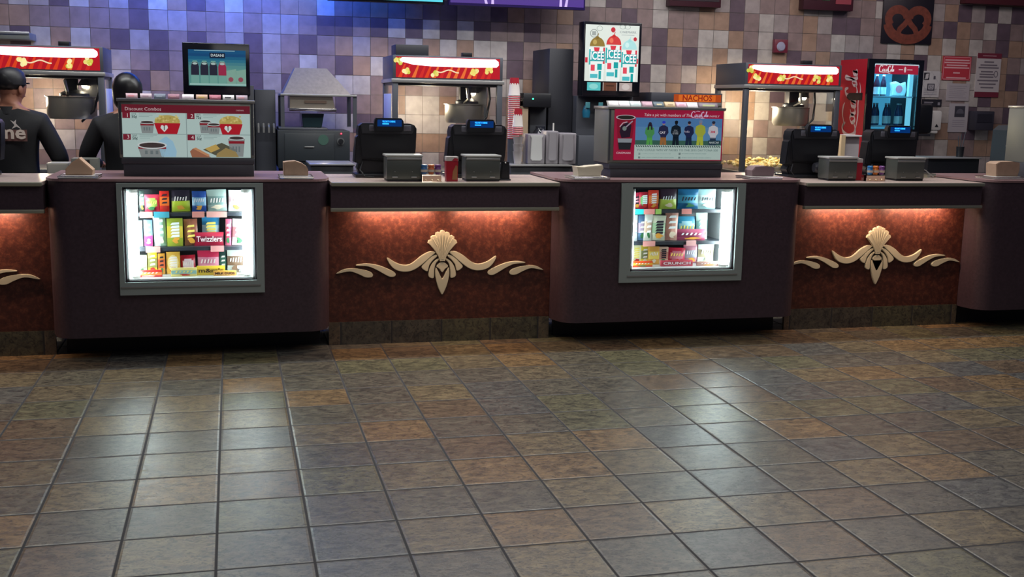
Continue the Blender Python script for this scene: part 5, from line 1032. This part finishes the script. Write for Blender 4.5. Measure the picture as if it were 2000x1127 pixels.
# hanging menu screens at the top
def screen(name, label, x0, x1, ybot, Y, col, fr, tiltd, draw=None, cat='menu screen', h=.5):
    a, b = at(x0, ybot, Y).x, at(x1, ybot, Y).x; zb = at((x0+x1)/2, ybot, Y).z
    t = thing(name, label, cat, ((a+b)/2, Y, zb), 'hanging menu screens'); MB().box(a, b, Y, Y+.06, zb, zb+h, fr, .006).build('bezel', t)
    MB().box(a+.015, b-.015, Y-.003, Y-.0005, zb+.022, zb+h-.02, col).build('lit_panel', t)
    MB().box((a+b)/2-.03, (a+b)/2+.03, Y+.06, YW-.003, zb+h*.6, zb+h*.7, M_DSTEEL).build('wall_bracket', t)
    if draw:
        for p_ in draw:
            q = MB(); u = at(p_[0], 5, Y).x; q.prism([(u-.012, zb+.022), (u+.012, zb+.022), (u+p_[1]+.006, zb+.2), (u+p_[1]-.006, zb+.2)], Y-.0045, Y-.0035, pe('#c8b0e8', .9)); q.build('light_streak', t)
    return t
screen('menu_screen', 'cyan glowing menu screen cut off by the top edge', 640, 868, 5, 3.2, em('cyan_screen', (.08, .62, .75), .8), mat('glossy_black', C('#0c0e16'), .15), 0)
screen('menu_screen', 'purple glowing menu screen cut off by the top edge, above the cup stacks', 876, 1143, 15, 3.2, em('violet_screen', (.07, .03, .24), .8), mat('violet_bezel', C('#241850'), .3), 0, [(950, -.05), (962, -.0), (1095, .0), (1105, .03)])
def dark_board(x0, x1, yb, label, extra=None):
    a, b = at(x0, yb, 3.5).x, at(x1, yb, 3.5).x; zb = at((x0+x1)/2, yb, 3.5).z
    t = thing('menu_board', label, 'menu board', ((a+b)/2, 3.5, zb), 'unlit menu boards'); MB().box(a, b, 3.5, YW-.001, zb, zb+.45, ph('#3a1420'), .003).build('frame', t)
    if extra:
        for u, v, w, c in extra: MB().box(at(u, 5, 3.5).x, at(v, 5, 3.5).x, 3.494, 3.4995, zb+w, zb+.3, ph(c)).build('picture', t)
    else: MB().box(a+.02, b-.02, 3.496, 3.4995, zb+.05, zb+.43, ph('#20101c')).build('panel', t)
dark_board(1308, 1408, 13, 'dark red unlit menu board above the nacho warmer')
dark_board(1569, 1666, 20, 'dark menu board with green and red pictures left of the pretzel poster', [(1583, 1596, .09, '#2c5c34'), (1606, 1620, .09, '#2c5c34'), (1632, 1662, .06, '#8c3440')])
t = thing('menu_board', 'dull red strip of a menu board in the top right corner', 'menu board', (7.0, 3.5, 2.5), 'unlit menu boards'); a = at(1887, 0, 3.5); MB().box(a.x, a.x+1.2, 3.5, YW-.001, a.z-.03, a.z+.4, ph('#4c1c24'), .003).build('frame', t)
# counter equipment near the right: low black trays, tongs holder
t = thing('condiment_station', 'low black condiment station with steel rim right of the cooler register', 'condiment station', (6.0, 2.5, 0)); Y = 2.25
a, b = at(1812, 320, Y).x, at(1918, 320, Y).x-.03; zt = at(1870, 308, Y).z
MB().box(a, b, Y, Y+.3, .05, zt-.012, M_BLK, .005).build('body', t); MB().box(a-.01, b+.01, Y-.015, Y+.31, zt-.012, zt, M_STEEL, .003).build('steel_rim', t); MB().box(a+.02, b-.02, Y+.02, Y+.28, 0, .05, M_BLK2).build('plinth', t)
x = at(1876, 285, 2.4).x; t = thing('utensil_cup', 'dark cup of utensils on the condiment station', 'utensil cup', (x, 2.4, zt)); z0 = zt+.0005
MB().lathe([(.03, 0), (.035, .09)], (x, 2.4, z0), M_BLK, 14).build('cup', t)
for dx in (-.015, 0, .02): MB().tube([(x+dx*.5, 2.4, z0+.01), (x+dx*2, 2.4, z0+.2+dx)], .004, M_DSTEEL).build('utensil', t)
t = thing('drink_tower', 'dark grey drink tower beside the box at the right edge', 'drink dispenser', (5.9, 1.7, 0)); a, b = at(1932, 300, 2.28).x, at(1972, 300, 1.9).x; zt = at(1950, 246, 1.9).z
MB().box(a, b+.3, 1.95, 2.28, 0, 1.05, M_GREY, .006).build('cabinet', t); MB().prism([(a, 1.05), (b+.3, 1.05), (b+.3, zt), (a+.06, zt), (a+.01, zt-.04)], 1.92, 2.28, mat('tower_grey', C('#3e4448'), .35), bev=.01).build('tower', t)
x = at(1973, 285, 1.9).x; MB().ball((x-.03, 1.9, at(1973, 285, 1.9).z), .012, M_STEEL).build('tap_knob', t)
t = thing('metal_shelf', 'steel shelf end at the upper left edge above the popcorn machine', 'shelf', (at(20, 70, 3.3).x, 3.4, at(20, 75, 3.3).z)); a, b = at(-60, 70, 3.3), at(58, 70, 3.3); MB().box(a.x, b.x, 3.3, YW-.001, b.z-.03, b.z+.025, M_GREYM, .004).build('shelf_board', t); MB().box(a.x, b.x, 3.285, 3.299, b.z+.01, b.z+.03, M_STEEL, .003).build('lip', t)
t = thing('dispenser_box', 'small silver and dark box behind the peaked napkins on the left', 'box', (at(165, 320, 1.4).x, 1.4, 0)); a, b = at(140, 320, 1.42).x, at(192, 320, 1.42).x; z = at(160, 309, 1.42).z
MB().box(a, b, 1.40, 1.52, .0, z, M_GREYM, .005).build('body', t); MB().box(a+.04, b-.05, 1.392, 1.3995, z-.05, z-.01, M_BLK).build('slot', t)
t = thing('plastic_bin', 'pale plastic bin between the person in a cap and the napkins', 'bin', (at(110, 330, 1.5).x, 1.55, 0)); a, b = at(92, 330, 1.5).x, at(134, 330, 1.5).x
MB().prism([(a+.03, 0), (b-.03, 0), (b, 1.12), (a, 1.12)], 1.48, 1.68, mat('pale_bin_plastic', C('#b0aca4'), .4), bev=.006).build('bin_body', t)
# ---------------------------------------------------------------- people
def person(name, label, x, y, h, yaw, armR, armL, head_turn, hat, sc=1.0):
    """skeleton in metres, facing +Y before yaw; built as one skinned surface"""
    k = h/1.75
    J = {'pelvis': (0, 0, .93), 'waist': (0, .01, 1.06), 'chest': (0, 0, 1.25), 'uchest': (0, -.01, 1.38), 'neck': (0, 0, 1.50), 'head0': (0, .02, 1.585), 'head1': (0, .025, 1.66), 'head2': (0, .02, 1.70)}
    Rr = {'pelvis': (.17, .12), 'waist': (.175, .125), 'chest': (.185, .13), 'uchest': (.175, .11), 'neck': (.058, .06), 'head0': (.072, .088), 'head1': (.078, .098), 'head2': (.06, .078)}
    E_ = [('pelvis', 'waist'), ('waist', 'chest'), ('chest', 'uchest'), ('uchest', 'neck'), ('neck', 'head0'), ('head0', 'head1'), ('head1', 'head2')]
    for s, n in ((1, 'R'), (-1, 'L')):
        J['hip'+n] = (s*.095, 0, .86); J['knee'+n] = (s*.11, .01, .48); J['ank'+n] = (s*.115, -.02, .09); J['toe'+n] = (s*.125, .14, .04)
        Rr['hip'+n] = (.085, .09); Rr['knee'+n] = (.06, .062); Rr['ank'+n] = (.045, .048); Rr['toe'+n] = (.042, .03)
        E_ += [('pelvis', 'hip'+n), ('hip'+n, 'knee'+n), ('knee'+n, 'ank'+n), ('ank'+n, 'toe'+n)]
        arm = armR if n == 'R' else armL
        J['sho'+n] = (s*.195, -.005, 1.40); Rr['sho'+n] = (.08, .08); J['elb'+n], J['wri'+n], J['pal'+n] = arm
        Rr['elb'+n] = (.062, .064); Rr['wri'+n] = (.036, .038); Rr['pal'+n] = (.036, .022)
        E_ += [('uchest', 'sho'+n), ('sho'+n, 'elb'+n), ('elb'+n, 'wri'+n), ('wri'+n, 'pal'+n)]
        w_, p_ = Vector(J['wri'+n]), Vector(J['pal'+n]); d = (p_-w_).normalized(); side = d.cross(Vector((0, 0, 1))).normalized(); up = side.cross(d)
        for f_i, (off, ln, cu) in enumerate(((-.028, .062, .02), (-.010, .072, .022), (.009, .068, .022), (.027, .055, .02))):
            b1 = p_+d*.02+side*off; b2 = b1+d*ln*.55-up*cu*.5; b3 = b2+d*ln*.4-up*cu
            for q, (v_, r_) in enumerate(((b1, .0095), (b2, .0088), (b3, .0078))): J['f%s%d%d' % (n, f_i, q)] = tuple(v_); Rr['f%s%d%d' % (n, f_i, q)] = (r_, r_)
            E_ += [('pal'+n, 'f%s%d0' % (n, f_i)), ('f%s%d0' % (n, f_i), 'f%s%d1' % (n, f_i)), ('f%s%d1' % (n, f_i), 'f%s%d2' % (n, f_i))]
        t1 = w_+d*.025-side*.035*s; t2 = t1+d*.045-side*.015*s-up*.01
        J['t%s0' % n] = tuple(t1); J['t%s1' % n] = tuple(t2); Rr['t%s0' % n] = (.012, .012); Rr['t%s1' % n] = (.009, .009); E_ += [('wri'+n, 't%s0' % n), ('t%s0' % n, 't%s1' % n)]
    names = list(J); idx = {n: i for i, n in enumerate(names)}
    me = bpy.data.meshes.new('skeleton'); me.from_pydata([Vector(J[n])*k for n in names], [(idx[a], idx[b]) for a, b in E_], [])
    so = bpy.data.objects.new('skeleton', me); COL.objects.link(so)
    md = so.modifiers.new('skin', 'SKIN'); md.use_smooth_shade = True
    lay = me.skin_vertices[0].data if me.skin_vertices else None
    if lay is None:
        bm = bmesh.new(); bm.from_mesh(me); bm.verts.layers.skin.verify(); bm.to_mesh(me); bm.free(); lay = me.skin_vertices[0].data
    for n in names: lay[idx[n]].radius = tuple(r*k for r in Rr[n]); lay[idx[n]].use_root = (n == 'pelvis')
    sb = so.modifiers.new('sub', 'SUBSURF'); sb.levels = 2; sb.render_levels = 2
    bpy.context.view_layer.update(); dg = bpy.context.evaluated_depsgraph_get(); dg.update()
    body = bpy.data.meshes.new_from_object(so.evaluated_get(dg)); bpy.data.objects.remove(so)
    # head turn, face and ears in the same surface
    bm = bmesh.new(); bm.from_mesh(body)
    def ball(c, r, sc_): g = bmesh.ops.create_uvsphere(bm, u_segments=14, v_segments=10, radius=r); bmesh.ops.transform(bm, matrix=Matrix.Translation(Vector(c)*k) @ Matrix.Diagonal((*[q*k for q in sc_], 1)), verts=g['verts'])
    ball((0, .028, 1.635), .1, (.80, 1.0, 1.12)); ball((0, .122, 1.615), .016, (.8, 1.3, 1.5))
    for s in (-1, 1): ball((s*.082, .012, 1.615), .022, (.45, .9, 1.4))
    rot = Matrix.Rotation(head_turn, 4, 'Z')
    for v in bm.verts:
        if v.co.z > 1.53*k: v.co = rot @ v.co
    for f in bm.faces:
        c = f.calc_center_median(); f.smooth = True; near = min((c-Vector(J['pal'+n])*k).length for n in 'RL'); nearw = min((c-Vector(J['wri'+n])*k).length for n in 'RL')
        f.material_index = 0 if (c.z > 1.485*k and abs(c.x) < .12) or near < .1*k or nearw < .035*k else (2 if c.z < .95*k and near > .1 else 1)
    R = Matrix.Translation((x, y, 0)) @ Matrix.Rotation(yaw, 4, 'Z')
    body2 = bpy.data.meshes.new('body'); bm.to_mesh(body2); bm.free()
    for m_ in (M_SKIN, M_SHIRT, M_PANTS): body2.materials.append(m_)
    t = thing(name, label, 'person', (x, y, 0)); t.rotation_euler = (0, 0, yaw)
    t['_o'] = [0, 0, 0]; global BACKY
    BACKY = min(v.co.y for v in body2.vertices if abs(v.co.x-.06) < .05 and abs(v.co.z-1.28) < .06)
    o = bpy.data.objects.new('body', body2); COL.objects.link(o); o.parent = t
    hd = Vector((0, .025, 1.64))*k; hair = MB()
    hair.ball((hd.x, hd.y-.012*k, hd.z+.018*k), .1*k, M_HAIR, (.87, 1.02, 1.10) if hat == 'cap' else (1.02, 1.06, 1.14), 20)
    for v in list(hair.bm.verts):
        if hat == 'cap':
            if v.co.z < hd.z+.0: v.co.z = hd.z+(v.co.z-hd.z)*.55
            if v.co.y > hd.y+.05 and v.co.z < hd.z+.05: v.co.y = hd.y+.05
        else:
            if v.co.y > hd.y+.04 and v.co.z < hd.z+.04: v.co.y = hd.y+.04
            if v.co.z < hd.z: v.co.z -= .05
        v.co = rot @ v.co
    hair.build('hair', t)
    MB().lathe([(.082*k, 0), (.076*k, .03*k), (.072*k, .05*k), (.068*k, .05*k)], (0, .0, 1.455*k), M_SHIRT, 20, caps=False).build('collar', t)
    for s in (-1, 1):
        e = MB().ball((s*.031*k, .118*k, 1.645*k), .011*k, ph('#e8e4e0'), (1, .6, .8), 10); e.ball((s*.031*k, .124*k, 1.645*k), .006*k, M_BLK, (1, .6, 1), 8)
        for v in e.bm.verts: v.co = rot @ v.co
        e.build('eye', t)
    mo = MB().ball((0, .120*k, 1.575*k), .02*k, ph('#7a3c3c'), (1.2, .4, .35), 10)
    for v in mo.bm.verts: v.co = rot @ v.co
    mo.build('mouth', t)
    if hat == 'cap':
        c = MB(); c.lathe([(.094*k, -.005), (.097*k, .03*k), (.086*k, .075*k), (.05*k, .105*k), (0, .112*k)], (0, .018*k, 1.655*k), ph('#17161d', .5), 24)
        c.prism([(-.07*k, .10*k), (.07*k, .10*k), (.06*k, .125*k), (.0, .132*k), (-.06*k, .125*k)], 1.655*k, 1.665*k, ph('#17161d', .5), 'xy')
        for v in c.bm.verts: v.co = rot @ v.co
        c.build('cap', t)
    return t, k
p1 = at(15, 230, 1.75)
P1, k1 = person('person', 'person in black cap and black work shirt seen from behind, right arm bent', p1.x+.02, 1.75, 1.72, math.radians(-8),
                ((.31, .02, 1.15), (.24, .22, 1.08), (.215, .30, 1.08)), ((-.30, .06, 1.15), (-.22, .28, 1.10), (-.20, .36, 1.10)), math.radians(-24), 'cap')
yb = BACKY-.006
def onback(mb, name):    # curved print following the shirt back
    for v in mb.bm.verts: v.co.y += .25*(v.co.x-.06)**2
    return mb.build(name, P1)
pr = MB(); pr.box(-.06, .135, yb-.002, yb, 1.255, 1.33, ph('#6c4c48')).text('me', TM(.038, yb-.004, 1.31), ph('#d8c8bc'), size=.125, width=.175, bold=.003); onback(pr, 'shirt_print')
pr = MB(); pr.prism([(.04, 1.335), (.06, 1.36), (.035, 1.39), (.055, 1.38), (.07, 1.395), (.068, 1.37), (.10, 1.335), (.072, 1.35)], yb-.002, yb, ph('#c8c0bc')); onback(pr, 'shirt_emblem')
p2 = at(257, 230, 1.7)
P2, k2 = person('person', 'dark-haired person in black bending beside the combo menu box', p2.x-.02, 1.72, 1.70, math.radians(12),
                ((.28, .08, 1.17), (.20, .30, 1.14), (.17, .38, 1.14)), ((-.29, .04, 1.18), (-.20, .26, 1.12), (-.17, .34, 1.12)), math.radians(5), 'hair')
for o in bpy.data.objects:
    if '_o' in o: del o['_o']
